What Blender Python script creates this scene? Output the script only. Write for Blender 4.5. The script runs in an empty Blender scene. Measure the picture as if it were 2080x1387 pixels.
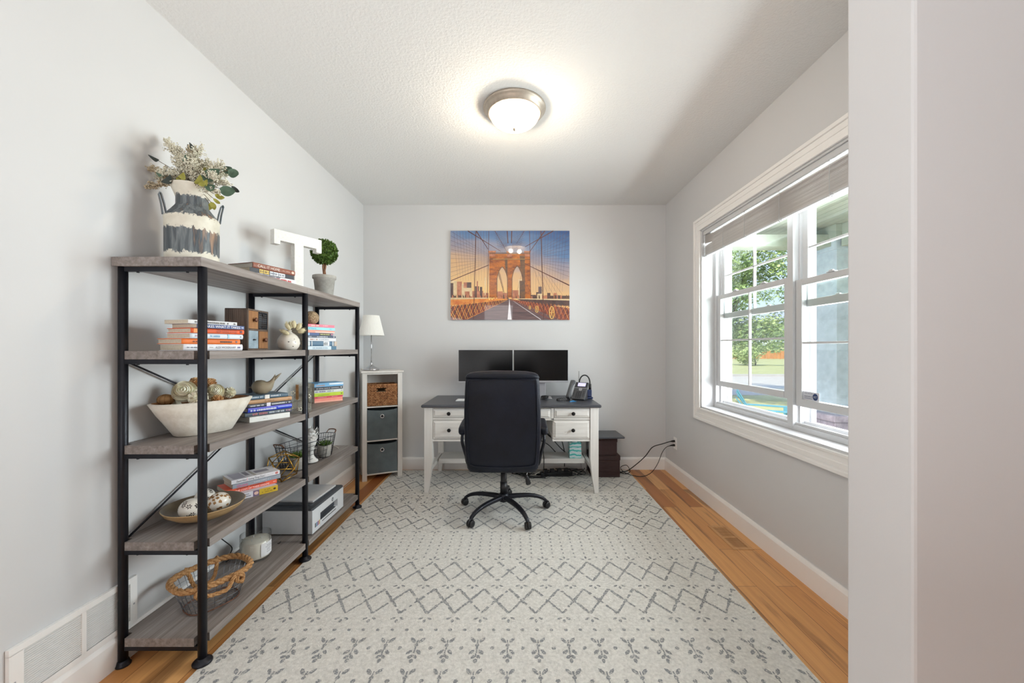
import bpy, math, random
from mathutils import Vector, Matrix
R = math.radians
random.seed(7)
C = bpy.context.scene.collection
sc = bpy.context.scene
# ------------------------------------------------------------------ camera, world, lights
F = 800.0                       # focal length in pixels of the 2080 x 1387 frame
EYE = 1.27
cam_d = bpy.data.cameras.new('camera'); cam = bpy.data.objects.new('camera', cam_d); C.objects.link(cam)
cam.location = (0, 0, EYE); cam.rotation_euler = (R(90), 0, 0)
cam_d.sensor_width = 36; cam_d.lens = 36 * F / 2080
cam_d.shift_x = -8 / 2080; cam_d.shift_y = 13.5 / 2080
cam_d.clip_start = 0.05; cam_d.clip_end = 400
sc.camera = cam
sc.view_settings.view_transform = 'Standard'; sc.view_settings.look = 'None'
sc.view_settings.gamma = 1; sc.view_settings.use_curve_mapping = False
sc.view_settings.exposure = 0.07
sc.cycles.use_denoising = True
sc.cycles.max_bounces = 10; sc.cycles.diffuse_bounces = 6; sc.cycles.transparent_max_bounces = 16
sc.cycles.sample_clamp_indirect = 6; sc.cycles.caustics_reflective = False; sc.cycles.caustics_refractive = False

w = bpy.data.worlds.new('sky'); sc.world = w; w.use_nodes = True
nt = w.node_tree; nt.nodes.clear()
tc = nt.nodes.new('ShaderNodeTexCoord'); sep = nt.nodes.new('ShaderNodeSeparateXYZ')
ramp = nt.nodes.new('ShaderNodeValToRGB'); bg = nt.nodes.new('ShaderNodeBackground'); wo = nt.nodes.new('ShaderNodeOutputWorld')
ns = nt.nodes.new('ShaderNodeTexNoise'); ns.inputs['Scale'].default_value = 3.0; ns.inputs['Detail'].default_value = 6
r2 = nt.nodes.new('ShaderNodeValToRGB'); r2.color_ramp.elements[0].position = .5; r2.color_ramp.elements[1].position = .72
mx = nt.nodes.new('ShaderNodeMixRGB'); mx.inputs[2].default_value = (1, 1, 1, 1)
ramp.color_ramp.elements[0].position = 0.0; ramp.color_ramp.elements[0].color = (.70, .80, .95, 1)
ramp.color_ramp.elements[1].position = 0.7; ramp.color_ramp.elements[1].color = (.20, .38, .80, 1)
nt.links.new(tc.outputs['Generated'], sep.inputs[0]); nt.links.new(sep.outputs[2], ramp.inputs[0])
nt.links.new(tc.outputs['Generated'], ns.inputs['Vector']); nt.links.new(ns.outputs[0], r2.inputs[0])
nt.links.new(r2.outputs[0], mx.inputs[0]); nt.links.new(ramp.outputs[0], mx.inputs[1])
nt.links.new(mx.outputs[0], bg.inputs[0]); bg.inputs[1].default_value = 1.5
nt.links.new(bg.outputs[0], wo.inputs[0])

def light(name, kind, loc, rot, energy, color=(1, 1, 1), **kw):
    d = bpy.data.lights.new(name, kind); o = bpy.data.objects.new(name, d); C.objects.link(o)
    o.location = loc; o.rotation_euler = rot; d.energy = energy; d.color = color
    for k, v in kw.items(): setattr(d, k, v)
    return o
sun = light('sun', 'SUN', (0, 0, 20), (R(38), R(-8), R(-35)), 5.2, (1, .95, .86), angle=R(1))
day = light('window_daylight', 'AREA', (2.7, 2.35, 1.3), (0, R(90), 0), 345, (.92, .965, 1), shape='RECTANGLE', size=1.9, size_y=2.6)
day.visible_camera = False
hall = light('hall_fill_light', 'AREA', (-.5, -3.1, 1.5), (R(90), 0, 0), 12, (.97, .985, 1), shape='RECTANGLE', size=.8, size_y=2.0)  # unseen fill lamp added behind the camera, also placed for the monitor reflection

hall2 = light('hall_side_fill', 'AREA', (-1.52, -.3, 1.1), (R(90), 0, R(-62)), 16, (.97, .985, 1), shape='RECTANGLE', size=1.2, size_y=1.7)  # added fill lamp out of view, brightens the right wall and rug
bounce = light('hall_bounce_fill', 'AREA', (-.6, -1.0, .8), (R(180), 0, 0), 50, (.96, .98, 1), shape='RECTANGLE', size=1.6, size_y=1.2)  # upward fill lamp added out of view to brighten the room off the ceiling
# ------------------------------------------------------------------ materials
def lin(c):
    if isinstance(c, (int, float)): c = (c, c, c)
    return tuple(((x / 255) / 12.92 if x <= 10.3 else ((x / 255 + .055) / 1.055) ** 2.4) for x in c) + (1,)
MT = {}
class Mat:
    def __init__(s, name):
        s.m = bpy.data.materials.new(name); s.m.use_nodes = True; s.t = s.m.node_tree
        s.b = s.t.nodes['Principled BSDF']; s.o = s.t.nodes['Material Output']
        MT[name] = s.m
    def n(s, k, **kw):
        x = s.t.nodes.new(k)
        for a, v in kw.items():
            if a in x.inputs.keys(): x.inputs[a].default_value = v
            else: setattr(x, a, v)
        return x
    def l(s, a, b): s.t.links.new(a, b)
    def coord(s, scale=(1, 1, 1), rot=(0, 0, 0), out='Object'):
        c = s.n('ShaderNodeTexCoord'); m = s.n('ShaderNodeMapping')
        m.inputs['Scale'].default_value = scale; m.inputs['Rotation'].default_value = rot
        s.l(c.outputs[out], m.inputs['Vector']); return m.outputs[0]
    def noise(s, vec, scale=5, detail=4, rough=.55):
        x = s.n('ShaderNodeTexNoise', Scale=scale, Detail=detail, Roughness=rough); s.l(vec, x.inputs['Vector']); return x.outputs[0]
    def ramp(s, fac, stops):
        r = s.n('ShaderNodeValToRGB'); e = r.color_ramp.elements
        while len(e) < len(stops): e.new(.5)
        for i, (p, c) in enumerate(stops): e[i].position = p; e[i].color = lin(c)
        s.l(fac, r.inputs[0]); return r.outputs[0]
    def mix(s, fac, a, b, mode='MIX'):
        x = s.n('ShaderNodeMixRGB', blend_type=mode)
        for i, v in enumerate((fac, a, b)):
            if isinstance(v, bpy.types.NodeSocket): s.l(v, x.inputs[i])
            elif i == 0: x.inputs[0].default_value = v
            else: x.inputs[i].default_value = lin(v)
        return x.outputs[0]
    def bump(s, h, strength=.3, dist=.002):
        b = s.n('ShaderNodeBump', Strength=strength, Distance=dist); s.l(h, b.inputs['Height']); s.l(b.outputs[0], s.b.inputs['Normal'])
    def set(s, **kw):
        for k, v in kw.items():
            i = s.b.inputs[k.replace('_', ' ')]
            if isinstance(v, bpy.types.NodeSocket): s.l(v, i)
            elif k == 'Base_Color' or k == 'Emission_Color': i.default_value = lin(v)
            else: i.default_value = v
        return s
def plain(name, col, rough=.5, metal=0, var=8, scale=30, bump=0, bscale=None, **kw):
    """a solid colour with slight mottling"""
    if name in MT: return MT[name]
    m = Mat(name); v = m.coord()
    c = col if not isinstance(col, (int, float)) else (col,) * 3
    lo = tuple(max(0, x - var) for x in c); hi = tuple(min(255, x + var) for x in c)
    n = m.noise(v, scale)
    m.set(Base_Color=m.ramp(n, [(.3, lo), (.7, hi)]), Roughness=rough, Metallic=metal, **kw)
    if bump: m.bump(m.noise(v, bscale or scale * 4), bump, .002)
    return m.m
def grain(name, stops, scale=(60, 3, 60), rough=.5, bump=.15, detail=8, n2=True):
    m = Mat(name); v = m.coord(scale)
    n = m.noise(v, 1.0, detail, .62)
    col = m.ramp(n, stops)
    if n2:
        big = m.noise(m.coord((scale[0] * .15, scale[1] * .3, scale[2] * .15)), 1.5, 3)
        col = m.mix(m.ramp(big, [(.35, 0), (.7, 150)]), col, stops[0][1])
    m.set(Base_Color=col, Roughness=rough); m.bump(n, bump, .002)
    return m.m

# walls etc.
m = Mat('wall_paint'); v = m.coord(); m.set(Base_Color=m.ramp(m.noise(v, 1.5, 2), [(.3, (207, 207, 208)), (.7, (210, 210, 211))]), Roughness=.7); m.bump(m.noise(v, 220, 3), .12, .001)
m = Mat('ceiling_paint'); v = m.coord(); m.set(Base_Color=(226, 225, 223), Roughness=.9); m.bump(m.ramp(m.noise(v, 75, 3, .6), [(.42, 0), (.6, 255)]), .35, .003)
plain('trim_paint', (243, 241, 239), .35, var=2, scale=3)
plain('vinyl_white', (206, 207, 209), .3, var=2, scale=3)
plain('vinyl_blind', (196, 190, 186), .45, var=3, scale=5)
# hickory floor
m = Mat('hickory_floor'); v = m.coord((1, 1, 1), (0, 0, R(90)))
br = m.n('ShaderNodeTexBrick', Scale=1.0)
for k, val in (('Mortar Size', .0012), ('Mortar Smooth', .2), ('Bias', 0), ('Brick Width', 1.05), ('Row Height', .107)): br.inputs[k].default_value = val
br.offset = .37; br.offset_frequency = 2
br.inputs['Color1'].default_value = (0, 0, 0, 1); br.inputs['Color2'].default_value = (1, 1, 1, 1); br.inputs['Mortar'].default_value = (.5, .5, .5, 1)
m.l(v, br.inputs['Vector'])
tone = m.ramp(br.outputs['Color'], [(0, (228, 170, 106)), (.3, (208, 146, 84)), (.55, (236, 184, 122)), (.8, (196, 132, 74)), (1, (156, 94, 50))])
g1 = m.noise(m.coord((45, 1.6, 1)), 1, 9, .6)
off = m.n('ShaderNodeVectorMath', operation='ADD'); cxy = m.n('ShaderNodeCombineXYZ'); mul = m.n('ShaderNodeMath', operation='MULTIPLY'); mul.inputs[1].default_value = 37
m.l(br.outputs['Color'], mul.inputs[0]); m.l(mul.outputs[0], cxy.inputs[1]); m.l(m.coord((9, .8, 1)), off.inputs[0]); m.l(cxy.outputs[0], off.inputs[1])
g2 = m.noise(off.outputs[0], 1.0, 5, .55)
c = m.mix(m.ramp(g1, [(.35, 0), (.75, 165)]), tone, (150, 92, 50))
c = m.mix(m.ramp(g2, [(.54, 0), (.62, 200)]), c, (88, 48, 26))
c = m.mix(m.ramp(m.noise(m.coord((14, 5, 1)), 1, 2), [(.74, 0), (.80, 230)]), c, (62, 34, 22))
c = m.mix(br.outputs['Fac'], c, (112, 68, 36))
m.set(Base_Color=c, Roughness=.38); m.bump(br.outputs['Fac'], -.3, .001)
# grey oak laminate
m = Mat('grey_oak'); v = m.coord((55, 2.2, 55)); n = m.noise(v, 1, 9, .65)
c = m.ramp(n, [(.25, (96, 88, 84)), (.5, (140, 131, 126)), (.75, (172, 165, 162))])
n2 = m.noise(m.coord((14, .9, 14)), 1, 4); c = m.mix(m.ramp(n2, [(.4, 0), (.75, 190)]), c, (104, 97, 95))
m.set(Base_Color=c, Roughness=.5); m.bump(n, .12, .001)
plain('black_metal', (34, 35, 42), .38, .5, var=3)
plain('black_plastic', (22, 22, 25), .4, var=3)
plain('black_rubber', (24, 24, 26), .7, var=4)
plain('chrome', (205, 205, 208), .18, 1, var=4)
plain('brushed_nickel', (176, 168, 158), .32, 1, var=8, scale=60)
plain('nickel_ring', (182, 170, 156), .4, .45, var=6, scale=60)
plain('silver_plastic', (168, 168, 174), .35, .3, var=3)
m = Mat('black_leather'); v = m.coord(); m.set(Base_Color=m.ramp(m.noise(v, 5, 3), [(.35, (14, 17, 27)), (.7, (21, 26, 40))]), Roughness=.35, Specular_IOR_Level=.27)
bm_ = m.n('ShaderNodeMixRGB'); bm_.inputs[0].default_value = .25; m.l(m.noise(v, 9, 3), bm_.inputs[1]); m.l(m.noise(v, 350, 2), bm_.inputs[2]); m.bump(bm_.outputs[0], .5, .012)
# rug
def rugmat(name, a, b, c2):
    m = Mat(name); v = m.coord(); n = m.noise(v, 70, 4, .7)
    c = m.ramp(n, [(.3, a), (.7, b)])
    st = m.noise(m.coord((6, 130, 1)), 1, 4, .6)
    c = m.mix(m.ramp(st, [(.55, 0), (.75, 90)]), c, c2)
    m.set(Base_Color=c, Roughness=.95); m.bump(m.noise(v, 190, 3, .7), .7, .006); return m
rugmat('rug_cream', (200, 197, 191), (234, 231, 225), (176, 174, 170))
m = Mat('rug_pattern'); v = m.coord()
c = m.ramp(m.noise(v, 160, 3, .7), [(.42, (134, 136, 139)), (.54, (152, 153, 154)), (.62, (216, 212, 206))])
m.set(Base_Color=c, Roughness=.95); m.bump(m.noise(v, 190, 3, .7), .7, .006)
plain('rug_edge', (205, 200, 190), .95, var=8, scale=100)
# desk
grain('desk_whitewash', [(.2, (206, 202, 197)), (.5, (222, 219, 215)), (.8, (232, 230, 227))], (4, 4, 60), .5, .1)
grain('desk_leg_whitewash', [(.2, (212, 208, 203)), (.5, (224, 221, 217)), (.8, (232, 230, 227))], (50, 50, 3), .5, .08)
grain('desk_dark_top', [(.3, (56, 58, 64)), (.7, (76, 78, 86))], (3, 70, 70), .32, .05)
plain('oiled_bronze', (30, 28, 28), .4, .6, var=3)
m = Mat('brown_weave'); v = m.coord((1, 1, 1)); wv = m.n('ShaderNodeTexWave', Scale=45.0, Distortion=1.0); wv.bands_direction = 'Z'; m.l(v, wv.inputs['Vector'])
m.set(Base_Color=m.ramp(wv.outputs[0], [(.2, (38, 20, 20)), (.8, (66, 34, 32))]), Roughness=.6); m.bump(wv.outputs[0], .5, .004)
m = Mat('hyacinth_weave'); v = m.coord(); n = m.noise(v, 60, 4)
m.set(Base_Color=m.ramp(n, [(.3, (110, 66, 36)), (.5, (168, 112, 70)), (.72, (206, 156, 108))]), Roughness=.7); m.bump(n, .5, .003)
plain('grey_fabric', (98, 108, 112), .9, var=6, scale=12, bump=.5, bscale=500)
plain('dark_inside', (38, 40, 44), .9, var=3)
m = Mat('lampshade_white'); v = m.coord(); m.set(Base_Color=(240, 238, 233), Roughness=.8)
m.b.inputs['Transmission Weight'].default_value = 0.0
m.set(Emission_Color=(255, 250, 240)); m.b.inputs['Emission Strength'].default_value = 0.0
grain('white_wood', [(.3, (214, 209, 203)), (.7, (230, 226, 221))], (20, 20, 3), .5, .05)
grain('brown_wood', [(.3, (126, 84, 52)), (.7, (176, 128, 84))], (40, 40, 4), .55, .15)
grain('dark_slats', [(.3, (74, 60, 52)), (.7, (120, 102, 90))], (30, 30, 3), .6, .2)
plain('pale_blue_metal', (150, 168, 180), .5, .2, var=18, scale=25)
plain('pages', (196, 186, 168), .9, var=8, scale=160)
plain('pages_white', (214, 210, 202), .9, var=6, scale=160)
m = Mat('concrete'); v = m.coord(); n = m.noise(v, 18, 6, .7); m.set(Base_Color=m.ramp(n, [(.3, (150, 147, 141)), (.7, (186, 183, 177))]), Roughness=.9); m.bump(m.noise(v, 60, 5), .5, .003)
m = Mat('plaster_bowl'); v = m.coord(); n = m.noise(v, 14, 6, .7); m.set(Base_Color=m.ramp(n, [(.25, (196, 186, 170)), (.6, (222, 216, 205))]), Roughness=.85); m.bump(m.noise(v, 50, 5), .35, .003)
m = Mat('distressed_white'); v = m.coord(); n = m.noise(v, 70, 6, .75); m.set(Base_Color=m.ramp(n, [(.28, (182, 180, 176)), (.42, (226, 225, 221)), (.7, (236, 235, 231))]), Roughness=.7); m.bump(n, .4, .002)
plain('cream_ceramic', (226, 220, 210), .25, var=5, scale=6)
plain('white_ceramic', (232, 232, 230), .3, var=3)
plain('olive_grey_ceramic', (150, 138, 116), .5, var=12, scale=8)
plain('chip_dark', (52, 40, 34), .6)
plain('dish_tan', (176, 146, 104), .4, var=6)
plain('dish_inside', (118, 106, 88), .35, var=6)
plain('gold_metal', (200, 158, 74), .28, 1, var=12)
plain('rust_wire', (118, 80, 62), .5, .5, var=25, scale=60)
plain('dark_wire', (70, 72, 78), .4, .7, var=8)
plain('silver_wire', (140, 142, 148), .35, .8, var=12)
m = Mat('jute_rope'); v = m.coord(); n = m.noise(v, 130, 5, .7); m.set(Base_Color=m.ramp(n, [(.3, (136, 92, 52)), (.5, (182, 136, 88)), (.72, (218, 178, 130))]), Roughness=.9); m.bump(n, .7, .004)
plain('twine', (178, 154, 122), .9, var=34, scale=110, bump=.6)
plain('wood_shaving', (252, 241, 220), .85, var=16, scale=45)
plain('tan_shaving', (222, 182, 132), .85, var=24, scale=40)
plain('brown_pod', (146, 106, 60), .7, var=24, scale=30)
plain('candle_wax', (248, 240, 224), .5, var=2)
plain('paper_white', (224, 224, 226), .8, var=2)
plain('printer_white', (214, 217, 221), .4, var=2)
plain('printer_grey', (70, 74, 80), .4, var=3)
plain('ink_black', (50, 60, 70), .3); plain('ink_cyan', (60, 120, 160), .3); plain('ink_magenta', (150, 70, 130), .3); plain('ink_yellow', (190, 150, 70), .3)
plain('logo_grey', (110, 116, 124), .4)
m = Mat('screen_black'); m.set(Base_Color=(7, 7, 8), Roughness=.2, Specular_IOR_Level=.28)
m = Mat('phone_screen'); m.set(Base_Color=(200, 198, 225), Roughness=.3, Emission_Color=(205, 200, 235)); m.b.inputs['Emission Strength'].default_value = .75
plain('phone_grey', (86, 88, 92), .4, var=4); plain('phone_dark', (52, 54, 60), .35, var=4)
plain('blue_plastic', (50, 140, 200), .4, var=5); plain('navy', (30, 44, 84), .5, var=5)
plain('leaf_green', (74, 98, 78), .55, var=14, scale=30); plain('leaf_olive', (150, 146, 60), .6, var=20, scale=30); plain('leaf_dark', (46, 54, 48), .5, var=8)
plain('stem_brown', (96, 76, 52), .8); plain('floret', (218, 214, 196), .8, var=16, scale=60); plain('floret_tan', (190, 176, 150), .8, var=16, scale=60)
m = Mat('boxwood'); v = m.coord(); m.set(Base_Color=m.ramp(m.noise(v, 60, 3), [(.3, (40, 62, 18)), (.7, (98, 132, 48))]), Roughness=.6)
plain('bark_red', (136, 96, 70), .8, var=20, scale=60)
plain('bunny_tail', (214, 204, 168), .95, var=12, scale=60, bump=.5)
m = Mat('galvanized'); v = m.coord((1, 1, 1)); n = m.noise(m.coord((22, 22, 2.5)), 1, 6, .7)
m.set(Base_Color=m.ramp(n, [(.3, (78, 88, 96)), (.55, (120, 130, 136)), (.75, (168, 150, 138))]), Roughness=.42, Metallic=.55)
# milk can: cream paint worn away in bands by height
m = Mat('worn_milk_can'); co = m.n('ShaderNodeTexCoord'); sp = m.n('ShaderNodeSeparateXYZ'); m.l(co.outputs['Object'], sp.inputs[0])
n = m.noise(m.coord((60, 60, 45)), 1, 8, .75); nn = m.n('ShaderNodeMath', operation='MULTIPLY_ADD'); m.l(n, nn.inputs[0]); nn.inputs[1].default_value = .085; m.l(sp.outputs[2], nn.inputs[2])
sc_ = m.n('ShaderNodeMath', operation='MULTIPLY'); m.l(nn.outputs[0], sc_.inputs[0]); sc_.inputs[1].default_value = 2.5
band = m.n('ShaderNodeValToRGB'); band.color_ramp.interpolation = 'CONSTANT'
e = band.color_ramp.elements
for p, x in ((0.0, 0), (.215, 1), (.47, 0), (.615, 1), (.845, 0)):
    if p == 0.0: e[0].position = 0; e[0].color = (0, 0, 0, 1)
    else: q = e.new(p); q.color = (x, x, x, 1)
e[-1].color = (0, 0, 0, 1); m.l(sc_.outputs[0], band.inputs[0])
steel = m.ramp(m.noise(m.coord((17, 17, 1.6)), 1, 5, .66), [(.30, (58, 66, 74)), (.46, (88, 94, 98)), (.54, (122, 128, 130)), (.62, (74, 80, 86)), (.70, (160, 128, 104)), (.8, (120, 126, 130))])
cream = m.ramp(m.noise(m.coord(), 20, 5), [(.3, (206, 200, 184)), (.7, (226, 222, 208))])
m.set(Base_Color=m.mix(band.outputs[0], cream, steel), Roughness=.5); m.l(m.ramp(band.outputs[0], [(0, 0), (1, 120)]), m.b.inputs['Metallic'])
# clear glass without refraction noise
def clear(name, tint=(250, 252, 252), gloss=.08, rough=.02):
    m = Mat(name); t = m.n('ShaderNodeBsdfTransparent'); t.inputs[0].default_value = lin(tint)
    g = m.n('ShaderNodeBsdfGlossy', Roughness=rough); fr = m.n('ShaderNodeLayerWeight', Blend=.5); pw = m.n('ShaderNodeMath', operation='POWER'); pw.inputs[1].default_value = 5; m.l(fr.outputs['Facing'], pw.inputs[0]); mp = m.n('ShaderNodeMath', operation='MULTIPLY_ADD')
    mp.inputs[1].default_value = .8; mp.inputs[2].default_value = gloss; m.l(pw.outputs[0], mp.inputs[0])
    x = m.n('ShaderNodeMixShader'); m.l(mp.outputs[0], x.inputs[0]); m.l(t.outputs[0], x.inputs[1]); m.l(g.outputs[0], x.inputs[2]); m.l(x.outputs[0], m.o.inputs[0]); return m.m
clear('window_glass', (250, 253, 252), .02); clear('jar_glass', (254, 255, 255), .04)
m = Mat('etched_glass'); v = m.coord(); t = m.n('ShaderNodeBsdfTransparent'); t.inputs[0].default_value = lin((253, 254, 254)); x = m.n('ShaderNodeMixShader')
m.set(Base_Color=m.ramp(m.noise(v, 22, 4), [(.4, (224, 230, 232)), (.58, (230, 220, 196)), (.7, (200, 206, 200))]), Roughness=.15)
m.l(m.ramp(m.noise(v, 26, 4), [(.42, 15), (.68, 120)]), x.inputs[0]); m.l(t.outputs[0], x.inputs[1]); m.l(m.b.outputs[0], x.inputs[2]); m.l(x.outputs[0], m.o.inputs[0])
m = Mat('insect_screen'); t = m.n('ShaderNodeBsdfTransparent'); x = m.n('ShaderNodeMixShader', Fac=.17); m.set(Base_Color=(130, 134, 142), Roughness=.8)
m.l(t.outputs[0], x.inputs[1]); m.l(m.b.outputs[0], x.inputs[2]); m.l(x.outputs[0], m.o.inputs[0])
# ceiling lamp glass (lit)
m = Mat('lit_glass'); v = m.coord(); n = m.noise(v, 9, 2); m.set(Base_Color=(16, 14, 10), Roughness=.3)
m.l(m.ramp(n, [(.35, (255, 214, 150)), (.6, (255, 236, 200))]), m.b.inputs['Emission Color']); m.b.inputs['Emission Strength'].default_value = 3.0
t = m.n('ShaderNodeBsdfTransparent'); x = m.n('ShaderNodeMixShader', Fac=.8); m.l(t.outputs[0], x.inputs[1]); m.l(m.b.outputs[0], x.inputs[2]); m.l(x.outputs[0], m.o.inputs[0])
# outdoors
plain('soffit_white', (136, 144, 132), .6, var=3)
plain('porch_stucco', (148, 160, 166), .9, var=10, scale=14, bump=.5, bscale=60)
m = Mat('stone_block'); v = m.coord(); n = m.noise(v, 18, 6, .7); m.set(Base_Color=m.ramp(n, [(.3, (104, 96, 104)), (.7, (158, 148, 156))]), Roughness=.9); m.bump(n, .7, .01)
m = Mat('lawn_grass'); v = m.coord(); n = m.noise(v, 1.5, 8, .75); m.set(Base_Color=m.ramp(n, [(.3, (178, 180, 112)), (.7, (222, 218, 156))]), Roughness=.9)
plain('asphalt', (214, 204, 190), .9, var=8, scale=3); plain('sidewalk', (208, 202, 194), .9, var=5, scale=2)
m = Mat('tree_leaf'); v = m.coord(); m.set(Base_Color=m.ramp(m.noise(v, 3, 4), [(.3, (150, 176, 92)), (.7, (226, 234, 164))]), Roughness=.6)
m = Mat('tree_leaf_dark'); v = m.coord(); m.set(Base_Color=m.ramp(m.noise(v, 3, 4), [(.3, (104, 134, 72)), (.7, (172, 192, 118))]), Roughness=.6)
plain('tree_bark', (92, 80, 68), .9, var=14, scale=10); plain('fence_orange', (222, 150, 84), .8, var=14, scale=2); plain('teal_plastic', (84, 170, 184), .5, var=5)
plain('car_white', (226, 228, 232), .3); plain('car_glass', (60, 66, 74), .15)
# ------------------------------------------------------------------ mesh helpers
ID = Matrix.Identity(4)
def T(x, y, z): return Matrix.Translation((x, y, z))
def RZ(a): return Matrix.Rotation(a, 4, 'Z')
def RX(a): return Matrix.Rotation(a, 4, 'X')
def RY(a): return Matrix.Rotation(a, 4, 'Y')
def P(px, py, Y): return Vector(((px - 1048) / F * Y, Y, EYE - (py - 707) / F * Y))
class MB:
    def __init__(s, M=None): s.v = []; s.f = []; s.mi = []; s.sm = []; s.M = M or ID
    def add(s, vs, fs, mat=0, smooth=False, M=None):
        k = len(s.v); M = s.M @ M if M is not None else s.M
        s.v += [M @ Vector(q) for q in vs]
        for f in fs: s.f.append([k + i for i in f]); s.mi.append(mat); s.sm.append(smooth)
        return s
    def box(s, x0, x1, y0, y1, z0, z1, mat=0, M=None):
        if x0 > x1: x0, x1 = x1, x0
        if y0 > y1: y0, y1 = y1, y0
        if z0 > z1: z0, z1 = z1, z0
        return s.add([(x0, y0, z0), (x1, y0, z0), (x1, y1, z0), (x0, y1, z0), (x0, y0, z1), (x1, y0, z1), (x1, y1, z1), (x0, y1, z1)],
                     [(3, 2, 1, 0), (4, 5, 6, 7), (0, 1, 5, 4), (1, 2, 6, 5), (2, 3, 7, 6), (3, 0, 4, 7)], mat, False, M)
    def quad(s, a, b, c, d, mat=0, M=None): return s.add([a, b, c, d], [(0, 1, 2, 3)], mat, False, M)
    def prism(s, pts, z0, z1, mat=0, M=None, smooth=False):
        n = len(pts)
        if sum(pts[i][0] * pts[(i + 1) % n][1] - pts[(i + 1) % n][0] * pts[i][1] for i in range(n)) < 0: pts = pts[::-1]
        vs = [(x, y, z0) for x, y in pts] + [(x, y, z1) for x, y in pts]
        s.add(vs, [tuple(range(n))[::-1], tuple(range(n, 2 * n))], mat, False, M)
        k = len(s.v) - 2 * n
        for i in range(n):
            j = (i + 1) % n; s.f.append([k + i, k + j, k + n + j, k + n + i]); s.mi.append(mat); s.sm.append(smooth)
        return s
    def rings(s, rs, mat=0, smooth=True, c0=True, c1=True, closed=False, M=None):
        """loft through rings of equally many points"""
        n = len(rs[0]); vs = [q for r in rs for q in r]; fs = []
        m_ = len(rs)
        for a in range(m_ if closed else m_ - 1):
            b = (a + 1) % m_
            for i in range(n):
                j = (i + 1) % n; fs.append((a * n + i, a * n + j, b * n + j, b * n + i))
        s.add(vs, fs, mat, smooth, M)
        k = len(s.v) - len(vs)
        if not closed:
            if c0: s.f.append([k + i for i in range(n)][::-1]); s.mi.append(mat); s.sm.append(False)
            if c1: s.f.append([k + (m_ - 1) * n + i for i in range(n)]); s.mi.append(mat); s.sm.append(False)
        return s
    def lathe(s, prof, n=32, mat=0, M=None, c0=True, c1=True, smooth=True):
        rs = [[(r * math.cos(2 * math.pi * i / n), r * math.sin(2 * math.pi * i / n), z) for i in range(n)] for r, z in prof]
        return s.rings(rs, mat, smooth, c0, c1, False, M)
    def cyl(s, a, b, r, r2=None, n=16, mat=0, smooth=True):
        return s.tube([a, b], r, n, mat, r2=r2, smooth=smooth)
    def tube(s, pts, r, n=8, mat=0, closed=False, r2=None, smooth=True, caps=True):
        pts = [Vector(p) for p in pts]; m_ = len(pts); rs = []; up = None
        for i, p in enumerate(pts):
            if closed: d = pts[(i + 1) % m_] - pts[i - 1]
            else: d = pts[min(i + 1, m_ - 1)] - pts[max(i - 1, 0)]
            if d.length < 1e-9: d = Vector((0, 0, 1))
            d.normalize()
            if up is None: up = Vector((0, 0, 1)) if abs(d.z) < .9 else Vector((1, 0, 0))
            x = up - d * up.dot(d)
            if x.length < 1e-5: x = Vector((1, 0, 0)) - d * d.x
            x.normalize(); y = d.cross(x); up = x
            rr = r if not callable(r) else r(i / max(1, m_ - 1))
            if r2 is not None: rr = r + (r2 - r) * i / max(1, m_ - 1)
            rs.append([p + x * (rr * math.cos(2 * math.pi * k / n)) + y * (rr * math.sin(2 * math.pi * k / n)) for k in range(n)])
        return s.rings(rs, mat, smooth, caps, caps, closed)
    def sphere(s, c, r, n=20, mat=0, M=None):
        if not hasattr(r, '__len__'): r = (r, r, r)
        h = n // 2; pr = [[(c[0] + r[0] * math.sin(math.pi * a / h) * math.cos(2 * math.pi * i / n), c[1] + r[1] * math.sin(math.pi * a / h) * math.sin(2 * math.pi * i / n), c[2] - r[2] * math.cos(math.pi * a / h)) for i in range(n)] for a in range(h + 1)]
        pr[0] = [(c[0] + 1e-5 * math.cos(2 * math.pi * i / n), c[1] + 1e-5 * math.sin(2 * math.pi * i / n), c[2] - r[2]) for i in range(n)]
        pr[-1] = [(c[0] + 1e-5 * math.cos(2 * math.pi * i / n), c[1] + 1e-5 * math.sin(2 * math.pi * i / n), c[2] + r[2]) for i in range(n)]
        return s.rings(pr, mat, True, True, True, False, M)
    def sup(s, secs, e=4, n=36, mat=0, M=None, c0=True, c1=True, smooth=True):
        """loft of superellipse sections (cx, cy, cz, half x, half y), stacked in z"""
        rs = []
        for cx, cy, cz, a, b in secs:
            r = []
            for i in range(n):
                t = 2 * math.pi * i / n; ct, st = math.cos(t), math.sin(t)
                r.append((cx + a * math.copysign(abs(ct) ** (2 / e), ct), cy + b * math.copysign(abs(st) ** (2 / e), st), cz))
            rs.append(r)
        return s.rings(rs, mat, smooth, c0, c1, False, M)
    def text(s, body, size, M, mat=0, width=None, align='CENTER', weight=0.0):
        vs, fs, x0, x1, y0, y1 = text_geo(body)
        k = size / .72
        if width: kx = width / max(1e-6, x1 - x0)
        else: kx = k
        ky = k
        ox = {'CENTER': (x0 + x1) / 2, 'LEFT': x0, 'RIGHT': x1}[align]
        return s.add([((x - ox) * kx, (y - .36) * ky, 0) for x, y in vs], fs, mat, False, M)
    def build(s, name, mats, parent=None, world=True, bevel=0, loc=None, segs=2, sub=0):
        me = bpy.data.meshes.new(name)
        if parent is not None and world: inv = parent_matrix(parent).inverted()
        elif loc is not None: inv = loc.inverted() if isinstance(loc, Matrix) else T(*loc).inverted()
        else: inv = ID
        me.from_pydata([tuple(inv @ q) for q in s.v], [], s.f)
        if not isinstance(mats, (list, tuple)): mats = [mats]
        for q in mats: me.materials.append(MT[q])
        me.polygons.foreach_set('material_index', [min(i, len(mats) - 1) for i in s.mi])
        me.polygons.foreach_set('use_smooth', s.sm); me.update()
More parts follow.
